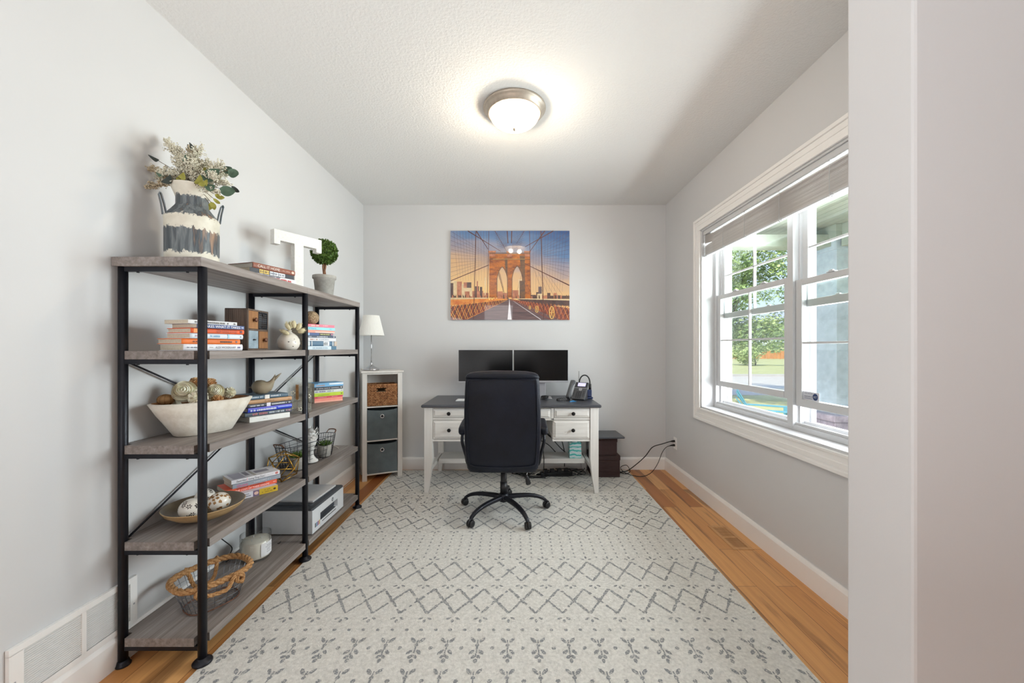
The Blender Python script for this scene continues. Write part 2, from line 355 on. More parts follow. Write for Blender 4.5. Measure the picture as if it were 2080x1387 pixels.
        o = bpy.data.objects.new(name, me); C.objects.link(o)
        if parent is not None: o.parent = parent
        elif loc is not None: o.matrix_basis = loc if isinstance(loc, Matrix) else T(*loc)
        if bevel:
            b = o.modifiers.new('bevel', 'BEVEL'); b.width = bevel; b.segments = segs; b.limit_method = 'ANGLE'; b.angle_limit = R(50)
        if sub:
            b = o.modifiers.new('sub', 'SUBSURF'); b.levels = sub; b.render_levels = sub
        return o
def parent_matrix(o):
    m_ = o.matrix_basis.copy()
    while o.parent is not None: o = o.parent; m_ = o.matrix_basis @ m_
    return m_
_tg = {}
def text_geo(body):
    if body in _tg: return _tg[body]
    cu = bpy.data.curves.new('lettering', 'FONT'); cu.body = body; cu.resolution_u = 2
    o = bpy.data.objects.new('lettering', cu); me = o.to_mesh()
    vs = [(q.co.x, q.co.y) for q in me.vertices]; fs = [tuple(p.vertices) for p in me.polygons]
    o.to_mesh_clear(); bpy.data.objects.remove(o); bpy.data.curves.remove(cu)
    xs = [q[0] for q in vs] or [0, 1]; ys = [q[1] for q in vs] or [0, 1]
    _tg[body] = (vs, fs, min(xs), max(xs), min(ys), max(ys)); return _tg[body]
def tag(o, label=None, cat=None, group=None, kind=None):
    if label: o['label'] = label
    if cat: o['category'] = cat
    if group: o['group'] = group
    if kind: o['kind'] = kind
    return o
def thing(name, label, cat, loc=(0, 0, 0), rz=0, group=None):
    o = bpy.data.objects.new(name, None); C.objects.link(o); o.empty_display_size = .05
    o.matrix_basis = T(*loc) @ RZ(rz); return tag(o, label, cat, group)
def struct(o, label=None): o['kind'] = 'structure'; return tag(o, label) if label else o

# ------------------------------------------------------------------ the room
XL, XR, YB, ZC = -1.60, 1.569, 4.13, 2.77
XJ, YJ0, YJ1 = .75, .742, .893
def sbox(name, mat, *b, bevel=0):
    o = MB().box(*b).build(name, mat, bevel=bevel); return struct(o)
sbox('floor', 'hickory_floor', XL, 2.75, -3.2, YB, -.05, 0)
sbox('ceiling', 'ceiling_paint', XL - .12, 2.75, -3.3, YB + .12, ZC, ZC + .1)
sbox('wall_left', 'wall_paint', XL - .12, XL, -3.3, YB + .12, -.05, ZC)
sbox('wall_back', 'wall_paint', XL, XR + .18, YB, YB + .12, -.05, ZC)
sbox('wall_rear', 'wall_paint', XL, 2.75, -3.32, -3.2, -.05, ZC)
sbox('wall_hall', 'wall_paint', 2.62, 2.75, -3.2, YJ0, -.05, ZC)
sbox('wall_front', 'wall_paint', XJ, 2.75, YJ0, YJ1, -.05, ZC, bevel=.006)
WY0, WY1, WZ0, WZ1, XO = 1.45, 3.338, .765, 2.267, 1.75
m_ = MB(); m_.box(XR, XO, YJ1, WY0, -.05, ZC); m_.box(XR, XO, WY1, YB, -.05, ZC); m_.box(XR, XO, WY0, WY1, -.05, WZ0); m_.box(XR, XO, WY0, WY1, WZ1, ZC)
struct(m_.build('wall_right', 'wall_paint'))
BH = .128
def baseboard(name, pts):   # profile swept along the wall: pts = (x0,y0,x1,y1,normal)
    x0, y0, x1, y1, nx, ny = pts; prof = [(0, 0), (.016, 0), (.016, BH - .022), (.012, BH - .010), (.007, BH), (0, BH)]
    rs = [[(x + nx * d, y + ny * d, z) for d, z in prof] for x, y in ((x0, y0), (x1, y1))]
    o = MB().rings(rs, smooth=False).build(name, 'trim_paint'); struct(o)
baseboard('baseboard_left', (XL, -3.2, XL, YB, 1, 0)); baseboard('baseboard_back', (XL, YB, XR, YB, 0, -1)); baseboard('baseboard_right', (XR, YJ1, XR, YB, -1, 0))
# window casing: stepped boards with mitred look
m_ = MB()
def casing(w_, t_, off_):
    a, b, c_, d = WY0 - off_ - w_, WY1 + off_ + w_, WZ0 - off_ - w_, WZ1 + off_ + w_
    m_.box(XR - t_, XR, a, b, WZ1 + off_, d); m_.box(XR - t_, XR, a, b, c_, WZ0 - off_)
    m_.box(XR - t_, XR, WY1 + off_, b, WZ0 - off_, WZ1 + off_); m_.box(XR - t_, XR, a, WY0 - off_, WZ0 - off_, WZ1 + off_)
casing(.095, .012, 0.008); casing(.022, .022, .081); casing(.016, .017, 0.0); casing(.03, .016, .045)
struct(m_.build('trim_1', 'trim_paint', bevel=.003))
# window: jamb liner, frame, mullion, two double-hung units
XF0, XF1 = 1.672, 1.80
win = thing('window_1', None, None, (XF0, 2.4, WZ0)); win['kind'] = 'structure'
for k in ('label', 'category'):
    if k in win: del win[k]
j = MB(); t = .014
j.box(XR - .002, XF1, WY0, WY1, WZ0 - .002, WZ0 + t); j.box(XR - .002, XF1, WY0, WY1, WZ1 - t, WZ1); j.box(XR - .002, XF1, WY1 - t, WY1, WZ0, WZ1); j.box(XR - .002, XF1, WY0, WY0 + t, WZ0, WZ1)
j.build('jamb', 'vinyl_white', win, bevel=.002)
fr = MB(); YM = 2.395
fr.box(XF0, XF1, WY0 + t, WY1 - t, WZ0 + t, WZ0 + .045); fr.box(XF0, XF1, WY0 + t, WY1 - t, WZ1 - .05, WZ1 - t)
fr.box(XF0 + .0006, XF1 - .0006, WY1 - .045, WY1 - t - .0006, WZ0 + .045, WZ1 - .05); fr.box(XF0 + .0006, XF1 - .0006, WY0 + t + .0006, WY0 + .045, WZ0 + .045, WZ1 - .05)
fr.box(XF0 + .035, XF1 - .001, WY1 - .06, WY1 - .0456, WZ0 + .0456, WZ1 - .0506)
fr.box(XF0 + .012, XF0 + .02, WY0, WY1, WZ0 + .045, WZ0 + .06); fr.box(XF0 + .055, XF0 + .063, WY0, WY1, WZ0 + .045, WZ0 + .07)
fr.build('window_frame', 'vinyl_white', win, bevel=.002)
mu = MB(); mu.box(XF0 - .006, XF1, YM - .025, YM + .025, WZ0 + .03, WZ1 - .03); mu.box(XF0 + .03, XF1, YM - .036, YM + .036, WZ0 + .03, WZ1 - .03)
mu.build('mullion', 'vinyl_white', win, bevel=.002)
def sash(y0, y1, z0, z1, x0, x1, lock):
    s_ = MB(); st = .048; mun = .006
    s_.box(x0, x1, y0, y0 + st, z0, z1); s_.box(x0, x1, y1 - st, y1, z0, z1); s_.box(x0 - .004, x1 - .001, y0 + st - .0006, y1 - st + .0006, z0 + .0005, z0 + .045); s_.box(x0 + .0006, x1 - .0006, y0 + st - .0006, y1 - st + .0006, z1 - .038, z1 - .0006)
    o = s_.build('sash', 'vinyl_white', win, bevel=.003)
    g = MB(); xm = (x0 + x1) / 2; ym, zm = (y0 + y1) / 2, (z0 + z1) / 2
    g.box(xm - .002, xm + .002, y0 + st - .004, y1 - st + .004, z0 + .042, z1 - .034); g.build('pane', 'window_glass', o)
    g = MB(); g.box(xm - .009, xm + .009, ym - mun, ym + mun, z0 + .04, z1 - .03); g.box(xm - .009, xm + .009, y0 + st, y1 - st, zm - mun, zm + mun); g.build('muntin', 'vinyl_white', o, bevel=.002)
    for yy in ((y0 * .3 + y1 * .7), (y0 * .7 + y1 * .3)):
        g = MB(); zt = lock; g.box(x0 - .004, x0 + .016, yy - .028, yy + .028, zt, zt + .006); g.box(x0, x0 + .01, yy - .014, yy + .014, zt + .006, zt + .014); g.build('sash_lock', 'vinyl_white', o, bevel=.002)
for (y0, y1, up) in ((YM + .028, WY1 - .047, .957), (WY0 + .047, YM - .028, .925)):
    sash(y0, y1, 1.512, WZ1 - .052, 1.718, 1.745, 1.552)
    sash(y0, y1, up, up + .752, 1.682, 1.712, up + .752)
    MB().box(1.766, 1.767, y0 + .01, y1 - .01, WZ0 + .05, 1.55).build('insect_screen', 'insect_screen', win)
    g = MB(); g.box(1.762, 1.775, y0, y1, WZ0 + .045, WZ0 + .065); g.box(1.762, 1.775, y0, y1, 1.54, 1.56); g.box(1.762, 1.775, y0, y0 + .02, WZ0 + .045, 1.56); g.box(1.762, 1.775, y1 - .02, y1, WZ0 + .045, 1.56); g.build('screen_frame', 'vinyl_white', win)
# security sticker
yM = Matrix(((0, 0, -1, 1.694), (-1, 0, 0, 2.26), (0, 1, 0, .992), (0, 0, 0, 1)))   # local x -> -y, y -> z, normal -> -x
plain('sticker_white', (216, 218, 226), .4, var=2); plain('sticker_navy', (40, 62, 110), .4, var=3)
s_ = MB(yM); s_.box(-.062, .062, -.026, .026, 0, .0006)
s_.prism([(.032 + .0195 * math.cos(a * math.pi / 12), .0 + .0195 * math.sin(a * math.pi / 12)) for a in range(24)], .0006, .0009, 1)
s_.text('ADT', .012, T(.032, 0, .0012), 0, width=.024); s_.text('1 800 238 2778', .0055, T(-.02, .016, .0012), 1, width=.062); s_.text('MONITORED BY', .008, T(-.02, -.002, .0012), 1, width=.062); s_.box(-.052, .01, -.014, -.012, .0006, .0009, 1)
tag(s_.build('window_sticker', ['sticker_white', 'sticker_navy'], loc=yM), 'small security sticker with round navy badge on the lower window pane', 'sticker')
# venetian blind gathered at the top
bl = thing('venetian_blind', 'white slatted blind drawn up to the top of the window', 'blind', (1.6, 2.4, 2.25))
by0, by1 = WY0 + .02, WY1 - .02
MB().box(1.577, 1.612, by0, by1, 2.218, 2.253).build('headrail', 'vinyl_white', bl, bevel=.002)
s_ = MB(); ns_ = 18
for i in range(ns_):
    z = 2.055 + i * .0086; tl = R(48 + 7 * random.random()); hw = .0115
    cx_, dz = math.cos(tl) * hw, math.sin(tl) * hw; vs = []
    for u, cv in ((-1, 0), (0, .0016), (1, 0)):
        x, zz = 1.594 + u * cx_ - cv * math.sin(tl), z + u * dz + cv * math.cos(tl); lift = .014 if i > 9 else -.008
        vs += [(x, by0, zz), (x, by1 - .13, zz), (x, by1, zz + lift)]
    s_.add([(a, b, c_ + h) for h in (0, .0009) for a, b, c_ in vs], [(0, 1, 4, 3), (3, 4, 7, 6), (1, 2, 5, 4), (4, 5, 8, 7), (9, 12, 13, 10), (12, 15, 16, 13), (10, 13, 14, 11), (13, 16, 17, 14), (0, 3, 12, 9), (3, 6, 15, 12), (2, 11, 14, 5), (5, 14, 17, 8)], 0)
s_.build('slats', 'vinyl_blind', bl)
MB().box(1.58, 1.608, by0, by1, 2.036, 2.048).build('bottom_rail', 'vinyl_white', bl, bevel=.002)
for yy in (3.28, 3.0, 2.72, 2.36, 1.98, 1.62):
    c_ = MB()
    for dx in (1.5765, 1.611): c_.tube([(dx, yy, 2.22), (dx, yy + .002, 2.14), (dx, yy, 2.04)], .0012, 5)
    c_.tube([(1.576, yy - .01, 2.05), (1.572, yy - .03, 2.03), (1.574, yy - .015, 2.02), (1.576, yy + .004, 2.035)], .0014, 5); c_.sphere((1.59, yy, 2.035), .005, 8)
    c_.build('ladder_cord', 'vinyl_white', bl)
c_ = MB(); c_.tube([(1.574, 3.30, 2.22), (1.570, 3.315, 2.06), (1.566, 3.325, 1.98), (1.572, 3.31, 1.955), (1.575, 3.30, 1.99)], .0014, 5)
c_.tube([(1.574, 3.31, 2.22), (1.568, 3.32, 1.9), (1.565, 3.322, 1.78), (1.58, 3.30, 1.70), (1.60, 3.24, 1.80)], .0014, 5); c_.build('pull_cord', 'vinyl_white', bl)
# wall vent
vt = thing('wall_vent', 'white metal return air grille low on the wall behind the shelf', 'vent', (XL, 1.44, .125))
f_ = MB(); y0, y1, z0, z1, x1 = 1.232, 1.650, .127, .322, XL + .014
secs = [(y0 + .038, y0 + .208), (y0 + .223, y0 + .388)]
f_.box(XL + .001, x1, y0, y1, z1 - .022, z1); f_.box(XL + .001, x1, y0, y1, z0, z0 + .022)
ed = [y0] + [q for s2 in secs for q in s2] + [y1]
for i in range(0, len(ed), 2): f_.box(XL + .001, x1, ed[i], ed[i + 1], z0 + .02, z1 - .02)
f_.box(XL + .001, XL + .002, y0 + .01, y1 - .01, z0 + .01, z1 - .01, 1)
f_.build('grille_frame', ['trim_paint', 'dark_inside'], vt, bevel=.0012)
for (a, b) in secs:
    s_ = MB()
    for i in range(20):
        z = z0 + .026 + i * .0075
        s_.add([(XL + .003, a, z + .0036), (XL + .003, b, z + .0036), (x1 - .002, b, z), (x1 - .002, a, z), (XL + .003, a, z + .0048), (XL + .003, b, z + .0048), (x1 - .002, b, z + .0012), (x1 - .002, a, z + .0012)], [(0, 1, 2, 3), (7, 6, 5, 4), (3, 2, 6, 7), (0, 3, 7, 4), (1, 5, 6, 2)])
    s_.build('louvres', 'trim_paint', vt)
for yy in (y0 + .014, y1 - .014): MB().lathe([(.004, 0), (.004, .001), (.001, .002)], 10, 0, T(x1 - .001, yy, .21) @ RY(R(90))).build('screw', 'silver_plastic', vt)
# floor register
plain('register_gap', (70, 48, 30), .8, var=6)
grain('register_wood', [(.3, (186, 134, 84)), (.7, (214, 164, 110))], (60, 3, 60), .4, .05)
rg = thing('floor_register', 'wooden slatted floor vent set into the planks beside the wall', 'vent', (1.435, 2.645, 0))
g = MB(); x0, x1, y0, y1 = 1.37, 1.50, 2.478, 2.814; h = .003
g.box(x0, x0 + .022, y0 + .0302, y1 - .0302, 0, h); g.box(x1 - .022, x1, y0 + .0302, y1 - .0302, 0, h); g.box(x0, x1, y0, y0 + .03, 0, h); g.box(x0, x1, y1 - .03, y1, 0, h); g.box(x0 + .0222, x1 - .0222, 2.636, 2.656, 0, h - .0003)
g.build('frame', 'register_wood', rg, bevel=.001)
for a, b in ((y0 + .03, 2.636), (2.656, y1 - .03)):
    g = MB(); g.box(x0 + .0222, x1 - .0222, a + .0002, b - .0002, .0003, .0007, 1); n_ = 10
    for i in range(n_): yy = a + (i + .5) * (b - a) / n_; g.box(x0 + .0222, x1 - .0222, yy - .0035, yy + .0035, .0008, .0026)
    g.build('slats', ['register_wood', 'register_gap'], rg)
# outlet, plugs, cords on right wall
def outlet(y, z):
    o = thing('wall_outlet', 'white duplex outlet low on the wall below the window corner', 'outlet', (XR, y, z))
    g = MB(); g.box(XR - .006, XR - .0005, y - .036, y + .036, z - .058, z + .058); g.build('cover_plate', 'trim_paint', o, bevel=.002)
    for dz in (-.02, .02): MB().box(XR - .008, XR - .004, y - .017, y + .017, z + dz - .014, z + dz + .014).build('socket', 'trim_paint', o, bevel=.003)
outlet(3.87, .335)
def spline(pts, n=8):
    pts = [Vector(p) for p in pts]; out = []
    q = [pts[0] * 2 - pts[1]] + pts + [pts[-1] * 2 - pts[-2]]
    for i in range(1, len(q) - 2):
        for k in range(n):
            t = k / n; a, b, c_, d = q[i - 1:i + 3]
            out.append(.5 * ((2 * b) + (c_ - a) * t + (2 * a - 5 * b + 4 * c_ - d) * t * t + (3 * b - a - 3 * c_ + d) * t ** 3))
    out.append(pts[-1]); return out
def cord(name, pts, r, mat, label, plug=None, group=None):
    name = name.replace('cord', 'cable')
    if plug is None:
        return tag(MB().tube(spline(pts), r, 8).build(name, mat), label, 'cable', group)
    o = thing(name, label, 'cable', tuple(pts[0]), 0, group)
    MB().tube(spline(pts), r, 8).build('cable', mat, o)
    a = Vector(plug); g = MB(); g.cyl(a, a - Vector((.03, 0, .002)), .012, .008, 12); g.cyl(a - Vector((.03, 0, .002)), a - Vector((.05, .002, .006)), .007, .004, 10); g.build('plug', mat, o)
cord('power_cord', [(1.515, 3.87, .353), (1.44, 3.87, .33), (1.36, 3.92, .285), (1.30, 3.95, .19), (1.22, 3.96, .11), (1.1, 3.9, .055), (1.045, 3.98, .02), (1.035, 4.08, .008), (.98, 4.1, .006), (.75, 4.101, .006)], .0045, 'black_rubber', 'thick black power cord from the upper socket to behind the boxes', (1.559, 3.87, .357))
cord('power_cord', [(1.515, 3.87, .312), (1.475, 3.87, .295), (1.44, 3.88, .24), (1.40, 3.90, .12), (1.33, 3.9, .03), (1.22, 3.88, .0055), (1.10, 3.94, .02), (1.06, 3.99, .06), (1.12, 3.99, .085), (1.15, 3.97, .03), (1.10, 3.93, .017), (1.055, 3.97, .016), (1.05, 4.06, .016), (1.0, 4.1, .018), (.75, 4.1, .018)], .0032, 'black_rubber', 'thin black cord looping from the lower socket to the floor', (1.559, 3.87, .317))
# ceiling light
cl = thing('ceiling_light', 'round flush ceiling light with brushed nickel rim and lit frosted glass', 'ceiling light', (-.009, 2.46, ZC))
M0 = T(-.009, 2.46, ZC)
MB(M0).lathe([(.155, -.001), (.194, -.001), (.196, -.008), (.190, -.016), (.183, -.019), (.180, -.026), (.173, -.031), (.168, -.040), (.160, -.043), (.156, -.043), (.150, -.03)], 64).build('rim', 'nickel_ring', cl)
pr = [(.154 * math.cos(a * math.pi / 24), -.040 - .088 * math.sin(a * math.pi / 24)) for a in range(12)] + [(.002, -.128)]
MB(M0).lathe(pr, 48, c0=False).build('glass_bowl', 'lit_glass', cl)
MB(M0).lathe([(.004, -.126), (.012, -.128), (.013, -.133), (.008, -.139), (.003, -.144), (.0005, -.145)], 20).build('finial', 'nickel_ring', cl)

for k, (bx_, by_) in enumerate(((-.065, .02), (.06, -.025))):
    b_ = light('ceiling_light_bulb', 'POINT', (bx_, by_, -.084), (0, 0, 0), 46, (1, .83, .62), shadow_soft_size=.028); b_.parent = cl
# ------------------------------------------------------------------ rug
RX0, RX1, RY0, RY1, RT = -1.25, 1.150, .74, 4.07, .010
g = MB(); g.box(RX0, RX1, RY0, RY1, .0005, RT); zt = RT + .0004
rnd = random.Random(3)
def zj(): return RT + .0004 + rnd.random() * .0005
def stroke(x0, y0, x1, y1, w_):
    L = math.hypot(x1 - x0, y1 - y0); n_ = max(1, int(L / .018)); nx, ny = -(y1 - y0) / L, (x1 - x0) / L
    for i in range(n_):
        if rnd.random() < .10: continue
        a, b = i / n_, (i + .93) / n_; ww = w_ * (.6 + .7 * rnd.random()) / 2; j = (rnd.random() - .5) * .003
        pa = (x0 + (x1 - x0) * a + nx * j, y0 + (y1 - y0) * a + ny * j); pb = (x0 + (x1 - x0) * b + nx * j, y0 + (y1 - y0) * b + ny * j)
        if not (RX0 < min(pa[0], pb[0]) - ww and max(pa[0], pb[0]) + ww < RX1 and RY0 < min(pa[1], pb[1]) and max(pa[1], pb[1]) < RY1): continue
        zt = zj(); g.quad((pa[0] - nx * ww, pa[1] - ny * ww, zt), (pb[0] - nx * ww, pb[1] - ny * ww, zt), (pb[0] + nx * ww, pb[1] + ny * ww, zt), (pa[0] + nx * ww, pa[1] + ny * ww, zt), 1)
def leaf(x, y, L, W_, a):
    if not (RX0 + .02 < x < RX1 - .02 and RY0 + .02 < y < RY1 - .02): return
    ca, sa = math.cos(a), math.sin(a); j = lambda: .85 + .3 * rnd.random()
    pts = [(L / 2 * j(), 0), (L * .2, W_ / 2 * j()), (-L * .25, W_ / 2 * j()), (-L / 2 * j(), 0), (-L * .2, -W_ / 2 * j()), (L * .25, -W_ / 2 * j())]
    zq = zj(); g.add([(x + p * ca - q * sa, y + p * sa + q * ca, zq) for p, q in pts], [tuple(range(6))], 1)
def floret(x, y, s_):
    leaf(x, y + s_ * .026, .024, .013, R(90)); leaf(x - .021, y + s_ * .010, .028, .012, R(-32 * s_)); leaf(x + .021, y + s_ * .010, .028, .012, R(32 * s_))
PX = .1295; X0 = -.035
def diamonds(yc, h, shift=0):
    n_ = 12
    for k in range(-n_, n_ + 1):
        x = X0 + shift + k * PX
        for sx in (-1, 1):
            stroke(x, yc + h, x + sx * PX * .56, yc - h * .12, .0135); stroke(x, yc - h, x + sx * PX * .56, yc + h * .12, .012)
def frow(y, s_, shift=0):
    for k in range(-12, 13): floret(X0 + shift + k * PX, y, s_)
def double_band(y0, y1):     # near to far
    L = y1 - y0; hh = L * .182
    ya = y0 + L * .265; yb = y0 + L * .77
    diamonds(ya, hh); diamonds(yb, hh, PX * .5)
    frow(y0 + L * .03, -1); frow(y0 + L * .52, -1, PX * .5); frow(y0 + L * .99, 1, PX * .5)
def dots_band(y0, y1, n_):
    for k in range(-24, 25):
        x = X0 + k * PX / 2
        for i in range(n_): leaf(x + (rnd.random() - .5) * .004, y0 + (y1 - y0) * i / (n_ - 1), .019, .011, R(90))
def sprig(x, y, s=1):
    stroke(x, y - .055 * s, x, y + .055 * s, .007)
    for dy, L in ((.052, .038), (-.026, .034), (-.056, .026)):
        for sx in (-1, 1): leaf(x + sx * (.019 if dy != -.056 else .010), y + dy * s, L, .015, R(90 - sx * 36) if dy > 0 else R(90 + sx * 40))
    leaf(x, y + .018 * s, .020, .016, R(90)); leaf(x, y - .080 * s, .026, .015, R(90))
def sprig_band(y, s=1, dots=True):
    for k in range(-12, 13):
        sprig(X0 + k * PX, y, s)
        if dots: leaf(X0 + (k + .5) * PX, y, .022, .016, R(60))
def dot_row(y):
    for k in range(-24, 25): leaf(X0 + k * PX / 2, y, .017, .017, R(50))
double_band(1.83, 2.345); dots_band(2.375, 2.645, 7); double_band(2.70, 3.19)
dot_row(3.225); sprig_band(3.315, .8); dot_row(3.42); double_band(3.48, 4.02)
dot_row(1.762); sprig_band(1.655, .85); sprig_band(1.49, .85); dot_row(1.395); double_band(.84, 1.34)
tag(g.build('area_rug', ['rug_cream', 'rug_pattern']), 'cream area rug with grey diamond and sprig pattern on the wood floor', 'rug')

# ------------------------------------------------------------------ bookcase
SY = (1.578, 2.346, 3.117); XFP, XBP = -1.256, -1.574; PR = .0158
SH = (1.6315, 1.259, .882, .4987, .1166)
bc = thing('bookcase', 'double wide open bookcase with black pipe frame and grey oak shelves', 'bookcase', (XFP, SY[0], 0))
for y in SY:
    for x in (XFP, XBP):
        rf = .034 if x == XFP else .0245
        g = MB(T(x, y, 0)); g.tube([(0, 0, .008), (0, 0, SH[0] - .037)], PR, 20); o = g.build('post', 'black_metal', bc)
        zb = RT + .001 if x == XFP else .0005
        g = MB(T(x, y, 0)); g.lathe([(rf, zb), (rf + .001, zb + .005), (rf - .003, zb + .010), (.021, zb + .013), (.018, zb + .022), (.0158, zb + .022)], 28); g.build('foot_flange', 'black_metal', o)
g = MB(); g.box(-1.598, -1.2424, 1.555, SY[1], SH[0] - .037, SH[0]); g.build('shelf', 'grey_oak', bc, bevel=.0015)
g = MB(); g.box(-1.598, -1.2424, SY[1] + .0004, 3.137, SH[0] - .037, SH[0]); g.build('shelf', 'grey_oak', bc, bevel=.0015)
for k, z in enumerate(SH[1:]):
    for a, b in ((SY[0], SY[1]), (SY[1], SY[2])):
        n0 = .018; xe = -1.2424; xn = XFP - .024; xb = -1.592; xbn = XBP + .018
        ya, yb = a - .013 if a == SY[0] else a + .0006, b + .013 if b == SY[2] else b - .0006
        ym, yn = a + n0 + .002, b - n0 - .002
        pts = [(xbn, ya), (xn, ya), (xn, ym), (xe, ym), (xe, yn), (xn, yn), (xn, yb), (xbn, yb), (xbn, yn), (xb, yn), (xb, ym), (xbn, ym)]
        MB().prism(pts, z - .034, z).build('shelf', 'grey_oak', bc, bevel=.0012)
for k, z in enumerate(SH):
    tk = .037 if k == 0 else .034
    for y in SY:
        g = MB(); g.box(XBP, XFP, y - .009, y + .009, z - tk - .019, z - tk - .0004)
        for xx in (XFP - .06, XBP + .06): g.cyl((xx, y, z - tk - .023), (xx, y, z - tk - .018), .005, n=8)
        g.build('crossbar', 'black_metal', bc, bevel=.001)
for (ya, za, yb, zb) in ((SY[0], 1.225, SY[1], .865), (SY[0], .487, SY[1], .846), (SY[1], .865, SY[2], 1.225), (SY[1], .846, SY[2], .487)):
    g = MB(); g.tube([(XBP - .006, ya, za), (XBP - .006, yb, zb)], .0042, 8); g.build('brace', 'black_metal', bc)

# ------------------------------------------------------------------ books
def ink(name, col): plain(name, col, .5, var=3, scale=40); return name
def book(label, corner, L, W_, Tk, th, cover, page='pages', marks=(), hard=False, group=None, top=(), texmat=None):
    """corner: near bottom end of the spine; the spine runs away from it, th degrees towards the room"""
    o = thing('book', label, 'book', corner, R(-th), group)
    cn = texmat or ink('cover_%d_%d_%d' % cover, cover); c_ = .0022 if hard else .0008; e = .003 if hard else 0
    g = MB(); mats = [cn]
    g.box(-W_, 0, 0, L, 0, c_); g.box(-W_, 0, 0, L, Tk - c_, Tk)
    if hard: g.prism([(-.003, 0), (0, 0), (.0035, Tk * .2), (.0045, Tk * .5), (.0035, Tk * .8), (0, Tk), (-.003, Tk)], 0, L, 0, Matrix(((1, 0, 0, 0), (0, 0, 1, 0), (0, 1, 0, 0), (0, 0, 0, 1))))
    else: g.box(-.001, 0, 0, L, 0, Tk)
    xs = .0053 if hard else .0006
    SM = Matrix(((0, 0, 1, xs), (1, 0, 0, 0), (0, 1, 0, 0), (0, 0, 0, 1)))  # x -> y along spine, y -> z, normal +x
    for mk in marks:
        kind, col = mk[0], mk[1]; n_ = ink('ink_%d_%d_%d' % col, col)
        if n_ not in mats: mats.append(n_)
        mi = mats.index(n_)
        if kind == 'text':   # text, colour, body, start, end (fractions of L), height fraction, vertical position
            _, _, body, a, b, h, vz = mk
            g.text(body, h * Tk, SM @ T(0, 0, .0006) @ T((a + b) / 2 * L, vz * Tk, 0), mi, width=(b - a) * L)
        elif kind == 'band': # coloured band a..b along the spine, z0..z1 fraction
            _, _, a, b, q0, q1 = mk
            g.box(a * L, b * L, q0 * Tk, q1 * Tk, -.0005 if not hard else -.002, .0002, mi, SM)
        elif kind == 'bars': # row of small unreadable letters
            _, _, a, b, h, vz = mk; rr = random.Random(int(a * 97 + L * 1000 + vz * 13)); x = a * L
            while x < b * L:
                lw = h * Tk * (.35 + .35 * rr.random())
                if rr.random() > .16: g.box(x, x + lw * .62, (vz - h / 2) * Tk, (vz + h / 2 * (.7 + .3 * rr.random())) * Tk, .0004, .0007, mi, SM)
                x += lw
        elif kind == 'dot':
            _, _, a, h, vz = mk
            g.prism([(a * L + h * Tk * .62 * math.cos(t * R(30)), vz * Tk + h * Tk * .5 * math.sin(t * R(30))) for t in range(12)], .0004, .0007, mi, SM)
        elif kind == 'top':  # rectangle on the front cover: x0,x1,y0,y1 fractions
            _, _, a, b, q0, q1 = mk; g.box(-W_ * b, -W_ * a, q0 * L, q1 * L, Tk, Tk + .0004, mi)
    g.build('cover', mats, o, world=False, bevel=.0005 if not hard else 0)
    MB().box(-W_ + e, -.0015, e, L - e, c_ + .0001, Tk - c_ - .0001).build('page_block', page, o, world=False)
    return o
WHT, BLK = (236, 236, 236), (30, 30, 34)
# --- second shelf, near bay: six books
z = SH[1] + .0006; G = 'books stacked at the near end of the second shelf'
for lb, c0, L, W_, Tk, th, cov, mk, hard in (
    ('thick white book at the bottom of the orange and white stack', (-1.335, 1.582), .236, .157, .0272, 20, (226, 226, 232), [('bars', (120, 124, 134), .04, .33, .22, .5), ('text', (84, 88, 96), 'ALEX WICKERSHAM', .50, .86, .34, .5), ('bars', (170, 160, 140), .40, .46, .14, .5), ('bars', (130, 130, 170), .9, .94, .3, .5)], True),
    ('orange book lying directly on the thick white book', (-1.343, 1.583), .232, .158, .0228, 20, (238, 122, 42), [('bars', (120, 60, 24), .16, .25, .28, .45), ('bars', (70, 50, 30), .62, .84, .30, .45), ('band', (90, 80, 90), .91, .94, .3, .65)], True),
    ('pale blue white book between the two orange books', (-1.313, 1.588), .214, .150, .0215, 19, (216, 226, 236), [('bars', (190, 150, 160), .07, .22, .3, .5), ('bars', (120, 180, 214), .34, .52, .36, .5), ('band', (150, 196, 218), .68, .71, .1, .9), ('bars', (120, 130, 140), .92, .96, .3, .5)], True),
    ('red orange book lying under the navy book in the stack', (-1.310, 1.588), .216, .148, .0205, 19, (236, 96, 38), [('band', (244, 150, 70), .03, .12, .1, .9), ('text', (150, 50, 30), 'THE SUBTLE ART OF', .44, .84, .26, .73), ('text', (84, 30, 24), 'NOT GIVING A F*CK', .44, .84, .30, .34), ('bars', (90, 60, 80), .91, .95, .5, .5)], True),
    ('navy book with bold white letters near the top of the stack', (-1.288, 1.590), .198, .146, .0165, 18, (52, 74, 128), [('text', (240, 240, 244), 'IT TAKES WHAT IT TAKES', .05, .90, .66, .5), ('bars', (190, 200, 225), .93, .97, .4, .5)], False),
    ('thin white paperback on top of the orange and white stack', (-1.318, 1.583), .206, .132, .0165, 16, (222, 220, 218), [('bars', (120, 116, 112), .12, .80, .42, .5), ('bars', (90, 90, 90), .92, .96, .4, .5)], False)):
    book(lb, (c0[0], c0[1], z), L, W_, Tk, th, cov, 'pages', mk, hard, G); z += Tk + .0003
